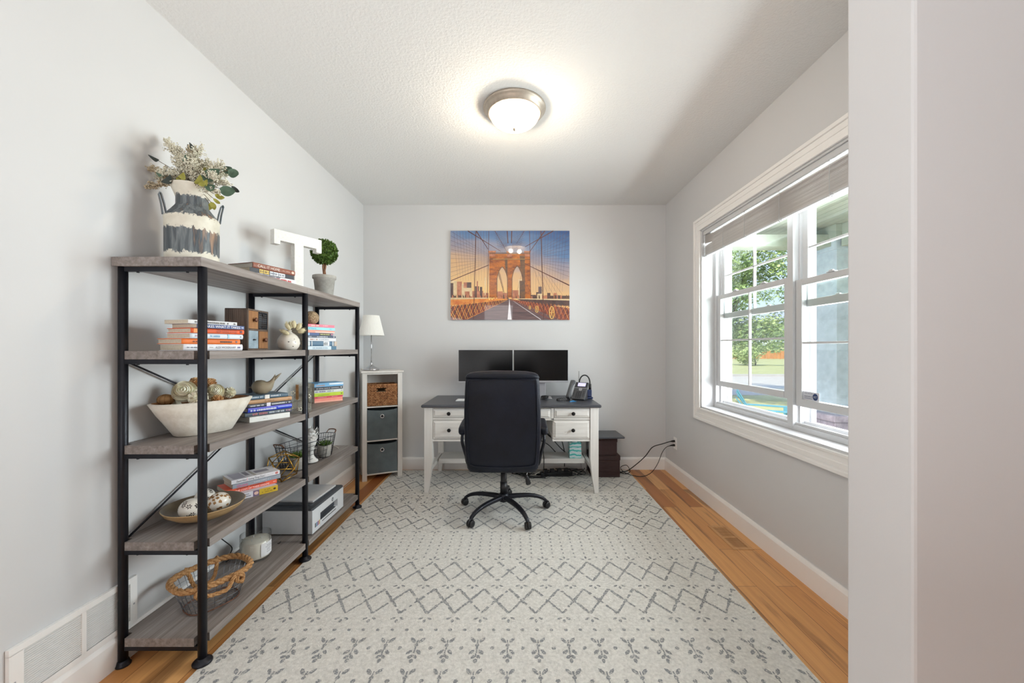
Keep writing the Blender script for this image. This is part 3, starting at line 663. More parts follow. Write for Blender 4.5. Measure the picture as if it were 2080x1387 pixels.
# --- second shelf, far bay: eight books under the twine ball
z = SH[1] + .0006; G = 'books stacked under the twine ball on the second shelf'
for lb, c0, L, Tk, th, cov, mk, hard in (
    ('white and steel blue book at the bottom of the twine ball stack', (-1.325, 2.49), .226, .0235, 25, (206, 220, 230), [('band', (70, 110, 136), .82, 1, .02, .98), ('bars', (150, 170, 186), .2, .7, .3, .5)], False),
    ('thick dark blue patterned book low in the twine ball stack', (-1.325, 2.49), .228, .0325, 25, (84, 116, 142), [('band', (206, 210, 214), .0, .09, .03, .97), ('band', (206, 210, 214), .14, .17, .03, .97), ('band', (214, 216, 220), .53, .73, .03, .97), ('bars', (110, 116, 122), .54, .72, .6, .5), ('band', (210, 214, 216), .84, .87, .03, .97), ('band', (186, 170, 156), .9, 1, .03, .97)], True),
    ('off-white book in the middle of the twine ball stack', (-1.325, 2.49), .224, .0215, 25, (216, 216, 220), [('bars', (196, 150, 130), .12, .36, .4, .5), ('bars', (150, 160, 176), .42, .72, .3, .5)], False),
    ('slate book with white letters under the short blue book', (-1.325, 2.49), .222, .0135, 25, (74, 84, 104), [('bars', (230, 230, 234), .34, .7, .5, .5), ('bars', (230, 230, 234), .08, .16, .3, .5), ('dot', (230, 226, 226), .93, .5, .5)], False),
    ('short blue book with yellow lettering below the salmon book', (-1.322, 2.49), .196, .0175, 25, (66, 88, 136), [('band', (150, 190, 226), .0, .10, .05, .95), ('band', (76, 76, 60), .46, .9, .05, .95), ('bars', (206, 200, 130), .5, .86, .4, .5), ('dot', (226, 130, 120), .95, .5, .5)], False),
    ('salmon pink book below the light blue book on the second shelf', (-1.325, 2.49), .212, .0178, 25, (236, 150, 130), [('band', (250, 196, 184), .3, 1, .05, .5), ('bars', (250, 220, 210), .3, .8, .3, .4)], False),
    ('light turquoise book second from top under the twine ball', (-1.325, 2.49), .216, .0190, 25, (146, 214, 226), [('text', (90, 150, 190), 'Mini', .1, .32, .5, .55), ('bars', (100, 160, 190), .8, .88, .3, .5)], False),
    ('rose pink book on top of the stack under the twine ball', (-1.325, 2.49), .212, .0175, 25, (232, 120, 140), [('bars', (250, 220, 200), .16, .42, .5, .5), ('bars', (250, 216, 220), .58, .74, .3, .6)], False)):
    book(lb, (c0[0], c0[1], z), L, .148, Tk, th, cov, 'pages', mk, hard, G); z += Tk + .0003
ZB2 = z
# --- third shelf: six books under the bird
z = SH[2] + .0006; G = 'books stacked under the wooden bird'
for lb, c0, L, W_, Tk, cov, mk, hard, pg in (
    ('white book without lettering at the bottom of the bird stack', (-1.381, 2.042), .206, .148, .0275, (232, 232, 228), [('bars', (190, 190, 186), .32, .42, .14, .45)], False, 'pages_white'),
    ('charcoal book with faded red letters above the white book', (-1.405, 2.040), .240, .160, .0225, (78, 88, 98), [('bars', (196, 120, 124), .12, .45, .5, .5), ('bars', (190, 198, 206), .49, .82, .4, .5), ('bars', (200, 150, 170), .87, .97, .4, .5)], True, 'pages'),
    ('bright blue book with white letters under the bird', (-1.392, 2.044), .226, .156, .0235, (36, 64, 196), [('band', (120, 110, 210), .0, .98, .78, .97), ('bars', (236, 240, 250), .05, .60, .42, .42), ('band', (190, 210, 250), .66, .99, .50, .64)], True, 'pages'),
    ('dark grey book with white square in the middle of its spine', (-1.392, 2.046), .222, .150, .0195, (70, 74, 84), [('band', (228, 224, 232), .40, .49, .02, .98), ('bars', (220, 222, 226), .04, .34, .36, .5), ('bars', (220, 222, 226), .52, .86, .42, .5), ('bars', (226, 226, 226), .92, .96, .3, .5)], True, 'pages_white'),
    ('tan kraft brown book second from top under the bird', (-1.392, 2.044), .225, .156, .0205, (188, 146, 106), [('bars', (150, 112, 78), .36, .56, .3, .5), ('bars', (130, 96, 66), .90, .95, .2, .4)], True, 'pages_white'),
    ('teal grey book with white label directly under the bird', (-1.398, 2.040), .212, .160, .0215, (76, 100, 118), [('band', (232, 228, 222), .42, .53, .02, .98), ('bars', (190, 206, 220), .05, .36, .4, .6), ('bars', (220, 226, 232), .56, .8, .34, .62)], True, 'pages')):
    book(lb, (c0[0], c0[1], z), L, W_, Tk, 31.7, cov, pg, mk, hard, G); z += Tk + .0003
ZB3 = z
# --- third shelf, far bay: six bright books
z = SH[2] + .0006; G = 'bright books stacked at the far end of the third shelf'
for lb, L, Tk, cov, mk in (
    ('thick coral pink book at the bottom of the bright stack', .198, .0295, (250, 150, 132), [('band', (250, 180, 160), 0, 1, .0, .35)]),
    ('thin crimson book between the coral and lime books', .199, .0125, (222, 70, 96), [('bars', (250, 200, 206), .1, .4, .4, .5), ('bars', (250, 200, 206), .6, .8, .3, .5)]),
    ('lime green book in the middle of the bright stack', .204, .0245, (196, 220, 50), [('bars', (150, 176, 40), .12, .5, .2, .4), ('dot', (50, 70, 30), .93, .3, .5)]),
    ('white book with grey letters on the lime green book', .202, .0205, (228, 232, 230), [('bars', (130, 120, 160), .03, .38, .5, .5), ('bars', (150, 170, 170), .44, .66, .5, .5), ('bars', (120, 120, 120), .92, .96, .3, .5)]),
    ('black book with small white letters under the sky blue book', .199, .0215, (52, 54, 62), [('bars', (206, 206, 210), .06, .86, .32, .5), ('dot', (230, 230, 230), .94, .4, .55)]),
    ('sky blue book on top of the bright stack', .203, .0270, (120, 182, 226), [('band', (226, 238, 248), .5, 1, .45, .9), ('bars', (226, 170, 130), .05, .35, .3, .4), ('band', (60, 110, 150), 0, .12, .8, 1)])):
    book(lb, (-1.42, 2.775, z), L, .14, Tk, 43, cov, 'pages', mk, False, G); z += Tk + .0003
# --- fourth shelf: four books
z = SH[3] + .0006; G = 'books stacked beside the shallow bowl on the fourth shelf'
for lb, c0, L, W_, Tk, cov, mk in (
    ('white and yellow book at the bottom of the fourth shelf stack', (-1.416, 1.977), .202, .128, .0305, (222, 220, 228), [('band', (206, 172, 42), .56, 1, .0, 1), ('band', (120, 100, 130), .42, .56, .02, .98), ('dot', (226, 190, 176), .49, .55, .5), ('bars', (150, 150, 160), .20, .32, .2, .7), ('bars', (150, 150, 160), .20, .36, .2, .35), ('bars', (150, 120, 40), .68, .82, .2, .68), ('bars', (150, 120, 40), .62, .86, .2, .34), ('dot', (60, 50, 20), .92, .34, .5)]),
    ('red orange paperback second from bottom on the fourth shelf', (-1.462, 1.980), .238, .128, .0225, (232, 98, 66), [('text', (60, 40, 50), 'WRIGHT THOMPSON', .2, .76, .34, .74), ('text', (248, 232, 226), 'THE COST OF THESE DREAMS', .18, .84, .40, .32), ('bars', (250, 220, 210), .92, .97, .2, .5)]),
    ('grey book with pink title under the white paperback', (-1.440, 2.002), .224, .130, .0215, (150, 158, 170), [('text', (226, 96, 140), 'Quiet', .08, .30, .6, .5), ('text', (226, 230, 234), 'SUSAN CAIN', .42, .66, .3, .55), ('band', (220, 220, 226), .68, .685, .1, .9), ('bars', (190, 196, 206), .71, .78, .25, .5)]),
    ('white paperback with black title on top of the fourth shelf stack', (-1.447, 2.003), .226, .130, .0205, (226, 224, 228), [('text', (76, 80, 90), 'David Allen', .10, .29, .52, .5), ('band', (226, 90, 110), .305, .311, .1, .9), ('text', (76, 80, 90), 'Getting Things Done', .33, .66, .52, .5), ('band', (180, 180, 186), .675, .68, .1, .9), ('bars', (190, 190, 196), .70, .86, .14, .5), ('dot', (220, 80, 50), .93, .55, .5), ('dot', (226, 224, 228), .93, .3, .5),
        ('top', (176, 172, 184), .08, .95, .06, .30), ('top', (140, 136, 146), .3, .9, .33, .42), ('top', (186, 178, 170), .1, .9, .46, .52), ('top', (150, 146, 158), .35, .7, .55, .84)])):
    book(lb, (c0[0], c0[1], z), L, W_, Tk, 38, cov, 'pages', mk, False, G); z += Tk + .0003
# --- on the top board: three big books
z = SH[0] + .0006; G = 'large books lying on the top board'
book('white and red book at the bottom of the three top board books', (-1.325, 1.985, z), .258, .16, .0215, 17.8, (220, 218, 220), 'pages_white', [('bars', (206, 60, 60), .3, .9, .5, .4), ('bars', (90, 90, 110), .2, .6, .3, .8)], False, G); z += .0219
book('black book with yellow and white lettered blocks', (-1.335, 1.975, z), .262, .165, .0240, 17.8, (50, 52, 60), 'pages', [('band', (214, 184, 96), .20, .285, .15, .95), ('band', (214, 184, 96), .295, .41, .15, .95), ('bars', (90, 76, 50), .215, .275, .4, .55), ('bars', (90, 76, 50), .31, .4, .4, .55), ('band', (222, 224, 230), .43, .50, .15, .95), ('band', (222, 224, 230), .51, .62, .15, .95), ('band', (222, 224, 230), .63, .78, .15, .95), ('bars', (90, 96, 110), .44, .76, .4, .55)], False, G); z += .0244
book('brown coffee table book titled CALL IT HOME on the top board', (-1.33, 1.99, z), .252, .172, .0275, 17.8, (140, 84, 66), 'pages_white', [('text', (232, 220, 210), 'CALL IT HOME', .09, .60, .52, .5), ('bars', (206, 170, 150), .67, .86, .14, .5), ('dot', (232, 200, 180), .93, .5, .5)], True, G)

# ------------------------------------------------------------------ objects on the top board
ZT = SH[0] + .0006
cx, cy = -1.425, 1.735
can = thing('milk_can', 'distressed galvanized milk can with worn cream paint on the top board', 'milk can', (cx, cy, ZT))
prof = [(.090, 0), (.0965, .004), (.0975, .012), (.0955, .018), (.0965, .19), (.0985, .196), (.0965, .203), (.088, .216), (.072, .238), (.061, .254), (.0575, .262), (.0575, .292), (.060, .300), (.066, .316), (.074, .336), (.078, .343), (.079, .346), (.0765, .347), (.072, .337), (.058, .30), (.055, .26), (.060, .24), (.092, .19), (.092, .01)]
g = MB(T(cx, cy, ZT)); g.lathe(prof, 48, c1=True); g.build('body', 'worn_milk_can', can)
M_ = T(cx, cy, ZT)
for s_ in (-1, 1):
    g = MB(M_ @ RZ(R(48))); pts = [(s_ * .088, 0, .214), (s_ * .094, 0, .25), (s_ * .103, 0, .288), (s_ * .108, 0, .294), (s_ * .111, 0, .286), (s_ * .104, 0, .25), (s_ * .0985, 0, .205)]
    rs = [[(p[0] - .002, -.013, p[2]), (p[0] + .002, -.013, p[2]), (p[0] + .002, .013, p[2]), (p[0] - .002, .013, p[2])] for p in pts]
    g.rings(rs, smooth=False).build('handle', 'galvanized', can, bevel=.001)
# flowers
fl = thing('flower_arrangement', 'white heather plumes and eucalyptus leaves standing in the milk can', 'flowers', (cx, cy, ZT + .03))
mouth = Vector((cx, cy, ZT + .335)); fr_ = random.Random(11)
def plume(tipo, L0=.35, dens=200, mat='floret', spread=.03, curl=0):
    tip = Vector(tipo); base = mouth + Vector((fr_.uniform(-.03, .03), fr_.uniform(-.03, .03), -.10))
    mid = mouth * .45 + tip * .55 + Vector((0, 0, .02 + curl)); sp_ = spline([base, mouth + (tip - mouth) * .2, mid, tip], 10)
    g = MB(); g.tube(sp_, .0014, 5, 1)
    n_ = len(sp_)
    # side branchlets covered with tiny florets
    for b in range(34):
        t = .34 + .66 * b / 34; p = sp_[min(n_ - 1, int(t * (n_ - 1)))]
        d = (tip - mouth).normalized() * fr_.uniform(.5, 1.1) + Vector((fr_.uniform(-1, 1), fr_.uniform(-1, 1), fr_.uniform(-.3, 1)))
        d.normalize(); L = spread * 2.1 * (1.15 - t * .75) * fr_.uniform(.7, 1.2); q = p + d * L
        g.tube([p, (p + q) / 2 + Vector((0, 0, .003)), q], .0007, 4, 1)
        for k in range(int(dens / 9)):
            s2 = fr_.random(); c_ = p + (q - p) * s2 + Vector([fr_.gauss(0, .0035) for _ in range(3)]); r_ = fr_.uniform(.0020, .0042)
            a = Vector([fr_.gauss(0, 1) for _ in range(3)]).normalized() * r_; b2 = a.orthogonal().normalized() * r_; c2 = a.cross(b2).normalized() * r_
            g.add([c_ + a, c_ - a, c_ + b2, c_ - b2, c_ + c2, c_ - c2], [(0, 2, 4), (2, 1, 4), (1, 3, 4), (3, 0, 4), (2, 0, 5), (1, 2, 5), (3, 1, 5), (0, 3, 5)], 0)
    g.build('flower_plume', [mat, 'stem_brown'], fl)
for (px, py, dy, mt, sp2) in ((276, 340, -.02, 'floret_tan', .03), (290, 362, .03, 'floret', .03), (300, 382, -.04, 'floret_tan', .022), (337, 286, .02, 'floret', .034), (356, 300, -.04, 'floret', .034), (388, 304, .05, 'floret_tan', .03),
                              (402, 302, -.02, 'floret', .036), (392, 330, -.08, 'floret', .034), (360, 335, .0, 'floret', .034), (420, 332, .03, 'floret', .03), (452, 338, -.03, 'floret', .030), (462, 356, .04, 'floret', .028), (440, 362, -.07, 'floret', .03), (466, 376, -.02, 'floret', .026), (440, 392, -.06, 'floret', .022), (325, 352, -.06, 'floret', .022)):
    plume(P(px, py, cy + dy), mat=mt, spread=sp2)
def leafm(px, py, Yd, L, W_, ang, mat, tilt=.35):
    L *= 1.15; W_ *= 1.2
    c_ = P(px, py, Yd); a = R(ang); u = Vector((math.cos(a), tilt * .6, math.sin(a))).normalized(); v = u.cross(Vector((.25, -1, .2))).normalized(); nrm = u.cross(v).normalized()
    g = MB(); vs = []; n_ = 7
    for i in range(n_ + 1):
        t = i / n_; ww = W_ / 2 * math.sin(math.pi * min(1, t ** .75)) ** .7 if 0 < t < 1 else .0004; z_ = .012 * math.sin(t * math.pi)
        b = c_ + u * (t - .5) * L + nrm * z_
        vs += [b - v * ww, b + nrm * ww * .22, b + v * ww]
    fs = []
    for i in range(n_): k = i * 3; fs += [(k, k + 1, k + 4, k + 3), (k + 1, k + 2, k + 5, k + 4)]
    g.add(vs, fs, 0, True); e = c_ - u * L / 2
    g.tube(spline([e, (e + mouth) / 2 + Vector((0, 0, .01)), mouth + Vector((0, 0, -.06))], 5), .0012, 5, 1)
    g.build('leaf', [mat, 'stem_brown'], fl)
for a in ((311, 320, cy - .03, .062, .014, 150, 'leaf_dark'), (326, 350, cy - .04, .050, .036, 160, 'leaf_green'), (337, 363, cy - .08, .052, .032, 200, 'leaf_dark'), (377, 321, cy - .07, .030, .030, 100, 'leaf_green'), (388, 297, cy, .042, .016, 120, 'leaf_dark'), (382, 300, cy + .03, .036, .014, 110, 'leaf_dark'),
          (430, 348, cy - .05, .058, .036, 20, 'leaf_green'), (424, 358, cy - .06, .055, .034, 5, 'leaf_green'), (417, 342, cy, .045, .026, 40, 'leaf_olive'), (443, 336, cy + .02, .036, .030, 35, 'leaf_green'), (461, 342, cy, .036, .032, 10, 'leaf_green'), (474, 350, cy - .02, .038, .036, -20, 'leaf_green'),
          (462, 386, cy - .05, .054, .040, -10, 'leaf_green'), (478, 384, cy, .034, .016, -40, 'leaf_dark'), (366, 358, cy - .06, .040, .026, 60, 'leaf_olive'), (402, 364, cy - .09, .040, .024, 75, 'leaf_olive'), (412, 370, cy - .09, .036, .022, 40, 'leaf_olive'), (389, 352, cy - .02, .04, .024, 90, 'leaf_dark'),
          (446, 398, cy - .05, .036, .018, -20, 'leaf_olive'), (432, 418, cy - .02, .032, .018, -70, 'leaf_olive'), (425, 420, cy, .026, .014, -100, 'leaf_olive'), (440, 408, cy - .02, .03, .012, -40, 'leaf_olive'), (426, 378, cy - .08, .036, .028, 10, 'leaf_green')):
    leafm(*a)
# letter T
MT_ = T(-1.412, 2.30, ZT) @ RZ(math.atan2(.862, .507))     # local x along the face, -y towards the room
H_, W_, bt, sf, sw, st = .337, .298, .062, .086, .036, .057
pts = [(W_ / 2 - st / 2, 0), (W_ / 2 + st / 2, 0), (W_ / 2 + st / 2, H_ - bt), (W_ - sw, H_ - bt), (W_ - sw, H_ - sf), (W_, H_ - sf), (W_, H_), (0, H_), (0, H_ - sf), (sw, H_ - sf), (sw, H_ - bt), (W_ / 2 - st / 2, H_ - bt)]
g = MB(MT_); g.prism(pts, 0, .042, 0, Matrix(((1, 0, 0, 0), (0, 0, 1, 0), (0, 1, 0, 0), (0, 0, 0, 1))))
tag(g.build('letter_ornament', 'distressed_white', loc=MT_, bevel=.0015), 'large distressed white wooden letter T standing on the top board', 'letter')
# topiary
tx, ty = -1.345, 2.765
tp = thing('topiary', 'small ball topiary in a grey concrete pot beside the letter T', 'plant', (tx, ty, ZT))
g = MB(T(tx, ty, ZT)); g.lathe([(.052, 0), (.056, .003), (.068, .118), (.0755, .122), (.077, .128), (.077, .142), (.075, .145), (.068, .144), (.066, .126), (.001, .124)], 40, c1=True); g.build('pot', 'concrete', tp)
g = MB(T(tx, ty, ZT)); 
for k in range(3):
    a = k * 2.1; g.tube(spline([(.012 * math.cos(a), .012 * math.sin(a), .12), (.006 * math.cos(a + 1), .006 * math.sin(a + 1), .17), (.010 * math.cos(a + 2), .010 * math.sin(a + 2), .215), (.006 * math.cos(a + 3), .006 * math.sin(a + 3), .26)], 5), .0052, 7)
g.build('trunk', 'bark_red', tp)
def ball_foliage(cx, cy, cz, r, n_, leafsize, mat, parent, name='foliage', squash=1, seed=1):
    rr = random.Random(seed); g = MB(); g.sphere((cx, cy, cz), (r * .84, r * .84, r * .84 * squash), 20)
    for i in range(n_):
        d = Vector([rr.gauss(0, 1) for _ in range(3)]).normalized(); d.z *= squash; c_ = Vector((cx, cy, cz)) + d * r * rr.uniform(.84, 1.0)
        u = (d + Vector([rr.gauss(0, .6) for _ in range(3)])).normalized(); v = u.orthogonal().normalized(); v = Matrix.Rotation(rr.random() * 6.28, 3, u) @ v; l_ = leafsize * rr.uniform(.7, 1.3); w2 = l_ * .32; nn = u.cross(v) * l_ * .12
        g.add([c_ - u * l_ * .5, c_ + v * w2 + nn, c_ + u * l_ * .5, c_ - v * w2 + nn], [(0, 1, 2), (0, 2, 3)], 0)
    return g.build(name, mat, parent)
ball_foliage(tx, ty, ZT + .312, .090, 1500, .017, 'boxwood', tp)
# ------------------------------------------------------------------ second shelf objects
Z2 = SH[1] + .0006
MD = T(-1.328, 1.95, Z2) @ RZ(R(90 + 7))      # local x along the drawer front (away), y towards the wall
bx = thing('drawer_box', 'small wooden cabinet of four mismatched drawers on the second shelf', 'drawer box', (-1.328, 1.95, Z2), R(97))
W_, D_, H_ = .203, .105, .208; t = .008
g = MB(MD); g.box(0, t, .0, D_, 0, H_); g.box(W_ - t, W_, 0, D_, 0, H_); g.box(0, W_, 0, D_, H_ - t, H_); g.box(0, W_, 0, D_, 0, t); g.box(0, W_, D_ - .004, D_, 0, H_); g.box(W_ / 2 - t / 2, W_ / 2 + t / 2, .002, D_, 0, H_); g.box(0, W_, .002, D_, H_ / 2 - t / 2, H_ / 2 + t / 2)
for i in range(11): y = .004 + i * .0095; g.box(-.0012, .0, y, y + .0062, .004, H_ - .004)
g.build('body', 'dark_slats', bx, bevel=.0008)
for ci, ri, mt in ((0, 1, 'brown_wood'), (1, 1, 'mesh'), (0, 0, 'pale_blue_metal'), (1, 0, 'brown_wood')):
    x0 = t + ci * (W_ / 2 - t / 2) + .001; x1 = x0 + W_ / 2 - 1.5 * t - .002; z0 = t + ri * (H_ / 2 - t / 2) + .001; z1 = z0 + H_ / 2 - 1.5 * t - .002
    if mt == 'mesh':
        g = MB(MD); g.box(x0, x1, .03, .034, z0, z1, 1); f_ = .005
        g.box(x0, x0 + f_, .0, .005, z0, z1); g.box(x1 - f_, x1, .0, .005, z0, z1); g.box(x0, x1, .0, .005, z0, z0 + f_); g.box(x0, x1, .0, .005, z1 - f_, z1)
        o = g.build('drawer', ['dark_wire', 'dark_inside'], bx)
        g = MB(MD)
        for i in range(1, 8): x = x0 + (x1 - x0) * i / 8; g.cyl((x, .003, z0), (x, .003, z1), .0008, n=5)
        for i in range(1, 8): z = z0 + (z1 - z0) * i / 8; g.cyl((x0, .003, z), (x1, .003, z), .0008, n=5)
        g.build('wire_mesh', 'silver_wire', o)
        g = MB(MD); g.prism([(-.012, 0), (.012, 0), (0, -.016)], -.001, .001, 0, T((x0 + x1) / 2, -.001, z1 - .008) @ RX(R(90))); g.build('pull_tab', 'dark_wire', o)
    else:
        g = MB(MD); g.box(x0, x1, -.001, .09, z0, z1); o = g.build('drawer', mt, bx, bevel=.001)
        kx, kz = (x0 + x1) / 2, (z0 + z1) / 2; g = MB(MD)
        if mt == 'pale_blue_metal': g.cyl((kx, -.001, kz), (kx, -.007, kz), .003, n=8); g.box(kx - .008, kx + .008, -.009, -.006, kz - .004, kz + .003)
        else: g.lathe([(.005, 0), (.005, .006), (.011, .010), (.012, .015), (.006, .018)], 14, 0, T(kx, -.001, kz) @ RX(R(90)))
        g.build('knob', 'rust_wire' if mt != 'pale_blue_metal' else 'dark_wire', o)
# white pumpkin-shaped vase with dried tails
vx, vy = -1.305, 2.262
va = thing('bud_vase', 'squat chipped cream ceramic vase beside the four drawer box', 'vase', (vx, vy, Z2))
g = MB(T(vx, vy, Z2)); g.lathe([(.034, 0), (.040, .001), (.053, .018), (.0585, .038), (.0555, .060), (.044, .080), (.030, .092), (.018, .100), (.015, .108), (.0165, .113), (.0145, .114), (.012, .106)], 40, c1=True)
rr = random.Random(5)
for (a, zz) in ((-60, .045), (-62, .047), (-58, .046), (-25, .045), (-35, .020), (-38, .021), (-30, .062), (-95, .05)):
    r_ = .0588 if .03 < zz < .05 else .0545; g.sphere((r_ * math.cos(R(a)), r_ * math.sin(R(a)), zz), (.003, .003, .0018), 6, 1)
g.build('body', ['cream_ceramic', 'chip_dark'], va)
dt = thing('dried_flowers', 'pale yellow fluffy bunny tail grasses in the squat cream vase', 'dried flowers', (vx, vy, Z2 + .1))
for (px, py, dy, rx, ang) in ((579, 675, -.05, .026, 155), (585, 663, -.03, .024, 120), (597, 659, -.02, .022, 95), (607, 664, 0, .022, 60), (590, 660, .03, .02, 100), (612, 672, -.03, .022, 20)):
    c_ = P(px, py, vy + dy); g = MB(); ring = []
    M3 = T(*c_) @ RY(R(90 - ang)); g.sphere((0, 0, 0), (.0125, .0125, rx), 12, 0, M3)
    for i in range(90):
        d = Vector([rr.gauss(0, 1) for _ in range(3)]).normalized(); p = Vector((d.x * .0125, d.y * .0125, d.z * rx)); q = p * 1.1 + d * .004 + Vector((0, 0, .006)); s2 = d.orthogonal().normalized() * .0009
        g.add([p + s2, p - s2, q], [(0, 1, 2)], 0, False, M3)
    g.tube(spline([c_ - Vector((math.cos(R(ang)), 0, math.sin(R(ang)))) * rx, (c_ + Vector((vx, vy, Z2 + .118))) / 2, (vx, vy, Z2 + .10)], 4), .0009, 5, 1)
    g.build('bunny_tail', ['bunny_tail', 'stem_brown'], dt)
# twine ball
bc_ = Vector((-1.352, 2.605, ZB2 + .0455)); g = MB(); g.sphere(bc_, .042, 20)
for k in range(26):
    n_ = Vector([rr.gauss(0, 1) for _ in range(3)]).normalized(); u = n_.orthogonal().normalized(); v = n_.cross(u); h_ = rr.uniform(-.02, .02); R_ = math.sqrt(.0435 ** 2 - h_ ** 2)
    g.tube([bc_ + n_ * h_ + (u * math.cos(a * .3142) + v * math.sin(a * .3142)) * R_ for a in range(20)], .0017, 5, 0, closed=True)
tag(g.build('twine_ball', 'twine', loc=(bc_.x, bc_.y, ZB2)), 'small ball wound from natural twine on top of the book stack', 'ball')
# ------------------------------------------------------------------ third shelf objects
Z3 = SH[2] + .0006
bcx, bcy, bth = -1.437, 1.815, R(90 - 27.7)
MBW = T(bcx, bcy, Z3) @ RZ(bth)
bw = thing('dough_bowl', 'large whitewashed oblong dough bowl on the third shelf', 'bowl', (bcx, bcy, Z3), bth)
outer = [(.105, .060, .0), (.112, .066, .004), (.140, .082, .05), (.172, .098, .10), (.198, .110, .148)]
inner = [(.186, .098, .151), (.160, .086, .105), (.130, .070, .055), (.095, .048, .018)]
g = MB(MBW); g.sup([(0, 0, z, a, b) for a, b, z in outer + inner[:1]] , 2.3, 48, 0, c1=False); g.sup([(0, 0, z, a, b) for a, b, z in inner], 2.3, 48, 1, c0=False)
g.build('bowl_body', ['plaster_bowl', 'brown_wood'], bw)
def rosette(label, c_, r, mat, kind):
    c_ = Vector(c_); g = MB(); rr = random.Random(int(c_.x * -9000) + int(r * 1e5))
    ax = Vector((.45, -.75, .35)).normalized() if kind == 'rose' else Vector((.3, -.5, .8)).normalized()
    u = ax.orthogonal().normalized(); v = ax.cross(u)
    g.sphere(c_, r * (.74 if kind == 'rose' else .5), 14)
    if kind == 'rose':     # concentric curled strips opening to the front
        ax = Vector((.42, -.85, .3)).normalized(); u = ax.orthogonal().normalized(); v = ax.cross(u)
        for k in range(11):
            ph = R(7 + k * 11.5); seg = 30; p0 = rr.random() * 6; off = rr.uniform(-.06, .06); ra, rb, rc_ = [], [], []
            for i in range(seg):
                a = 6.283 * i / seg; wob = 1 + .035 * math.sin(2 * a + p0) + .02 * math.sin(5 * a + p0)
                f2 = ph + off * math.cos(a); d = ax * math.cos(f2) + (u * math.cos(a) + v * math.sin(a)) * math.sin(f2); d2 = ax * math.cos(f2 - .13) + (u * math.cos(a) + v * math.sin(a)) * math.sin(f2 - .13)
                ra.append(c_ + d * r * .70); rb.append(c_ + d * r * .92 * wob); rc_.append(c_ + d2 * r * 1.0 * wob)
            g.rings([ra, rb, rc_], 0, True, False, False)
    else:
        n_ = 260 if kind == 'mum' else 90; wd = .13
        for i in range(n_):
            d = Vector([rr.gauss(0, 1) for _ in range(3)]).normalized(); s2 = Matrix.Rotation(rr.random() * 6.28, 3, d) @ d.orthogonal().normalized() * r * wd; b2 = d.cross(s2).normalized() * r * .10; p = c_ + d * r * .42; q = c_ + d * r * rr.uniform(.88, 1.05) + b2
            mm = (p + q) / 2 - b2 * .6
            g.add([p - s2 * .5, p + s2 * .5, mm + s2, mm - s2, q + s2 * .8, q - s2 * .8], [(0, 1, 2, 3), (3, 2, 4, 5)], 0, True)
    return tag(g.build('potpourri_ball', mat, loc=tuple(c_)), label, 'potpourri', 'dried wood flowers heaped in the dough bowl')
rosette('largest cream wood rose at the left of the bowl heap', P(375, 795, 1.77), .046, 'wood_shaving', 'rose')
rosette('cream spiky wood daisy in the middle of the bowl heap', P(403, 809, 1.75), .038, 'wood_shaving', 'mum')
rosette('tan fringed flower standing highest at the left post side', P(397, 777, 1.86), .026, 'tan_shaving', 'mum')
rosette('tan fringed flower behind the right cream rose', P(427, 778, 1.88), .026, 'tan_shaving', 'mum')
rosette('smaller cream wood rose at the right of the bowl heap', P(438, 795, 1.86), .035, 'wood_shaving', 'rose')
rosette('pale shredded ball beside the right rim of the bowl', P(466, 797, 1.92), .027, 'wood_shaving', 'mum')
rosette('flat tan shaving curl low in the middle right of the bowl', P(441, 813, 1.83), .026, 'tan_shaving', 'mum')
for lab, px, py, Yc, r_, mt in (('smooth brown seed pod at the left end of the bowl', 337, 812, 1.74, (.034, .026, .024), 'brown_pod'), ('cream pod half hidden behind the largest wood rose', 352, 822, 1.78, (.03, .026, .02), 'wood_shaving'), ('cream ball under the two roses in the bowl', 418, 822, 1.84, (.04, .04, .028), 'wood_shaving')):
    c_ = P(px, py, Yc); g = MB(); g.sphere(c_, r_, 16)
    for i in range(5): g.tube([c_ + Vector((r_[0] * math.cos(a) * math.sin(i * .63 + .2) * 1.01, r_[1] * math.cos(a) * math.cos(i * .63 + .2) * 1.01, r_[2] * math.sin(a) * 1.01)) for a in [k * .314 for k in range(20)]], .0012, 4, closed=True)
    tag(g.build('potpourri_ball', mt, loc=tuple(c_)), lab, 'potpourri', 'dried wood flowers heaped in the dough bowl')
# bird
bz = ZB3; bp = Vector((-1.375, 2.135, bz)); sc1 = .00266
bd = thing('bird_figurine', 'smooth taupe ceramic bird with raised forked tail on the books', 'figurine', tuple(bp))
MBd = T(*bp) @ RZ(R(16)); secs = []
def bodyring(x, z, ry, rz, tilt):   # ring in plane normal to the body axis (local x)
    return [(x - math.sin(tilt) * math.sin(a) * rz, ry * math.cos(a), z + math.cos(tilt) * math.sin(a) * rz) for a in [2 * math.pi * i / 24 for i in range(24)]]
rs = [bodyring(-.050, .042, .001, .001, 0), bodyring(-.048, .042, .012, .013, 0), bodyring(-.041, .041, .024, .025, 0), bodyring(-.027, .040, .034, .036, 0), bodyring(-.006, .0395, .039, .039, 0), bodyring(.014, .040, .036, .036, .2), bodyring(.029, .045, .027, .028, .5), bodyring(.038, .054, .017, .020, .75), bodyring(.046, .066, .011, .013, .85), bodyring(.053, .078, .009, .010, .85), bodyring(.060, .090, .009, .007, .8)]
g = MB(MBd); g.rings(rs, 0, True)
g.build('body', 'olive_grey_ceramic', bd)
for s_, tp_ in ((-1, (.062, .108)), (1, (.092, .114))):
    g = MB(MBd); g.rings([bodyring(.052, .076, .008, .009, .85), bodyring((.056 + tp_[0]) / 2 + .002, (.085 + tp_[1]) / 2, .007, .006, .85), bodyring(tp_[0], tp_[1], .001, .001, .8)]); g.build('tail_feather', 'olive_grey_ceramic', bd)
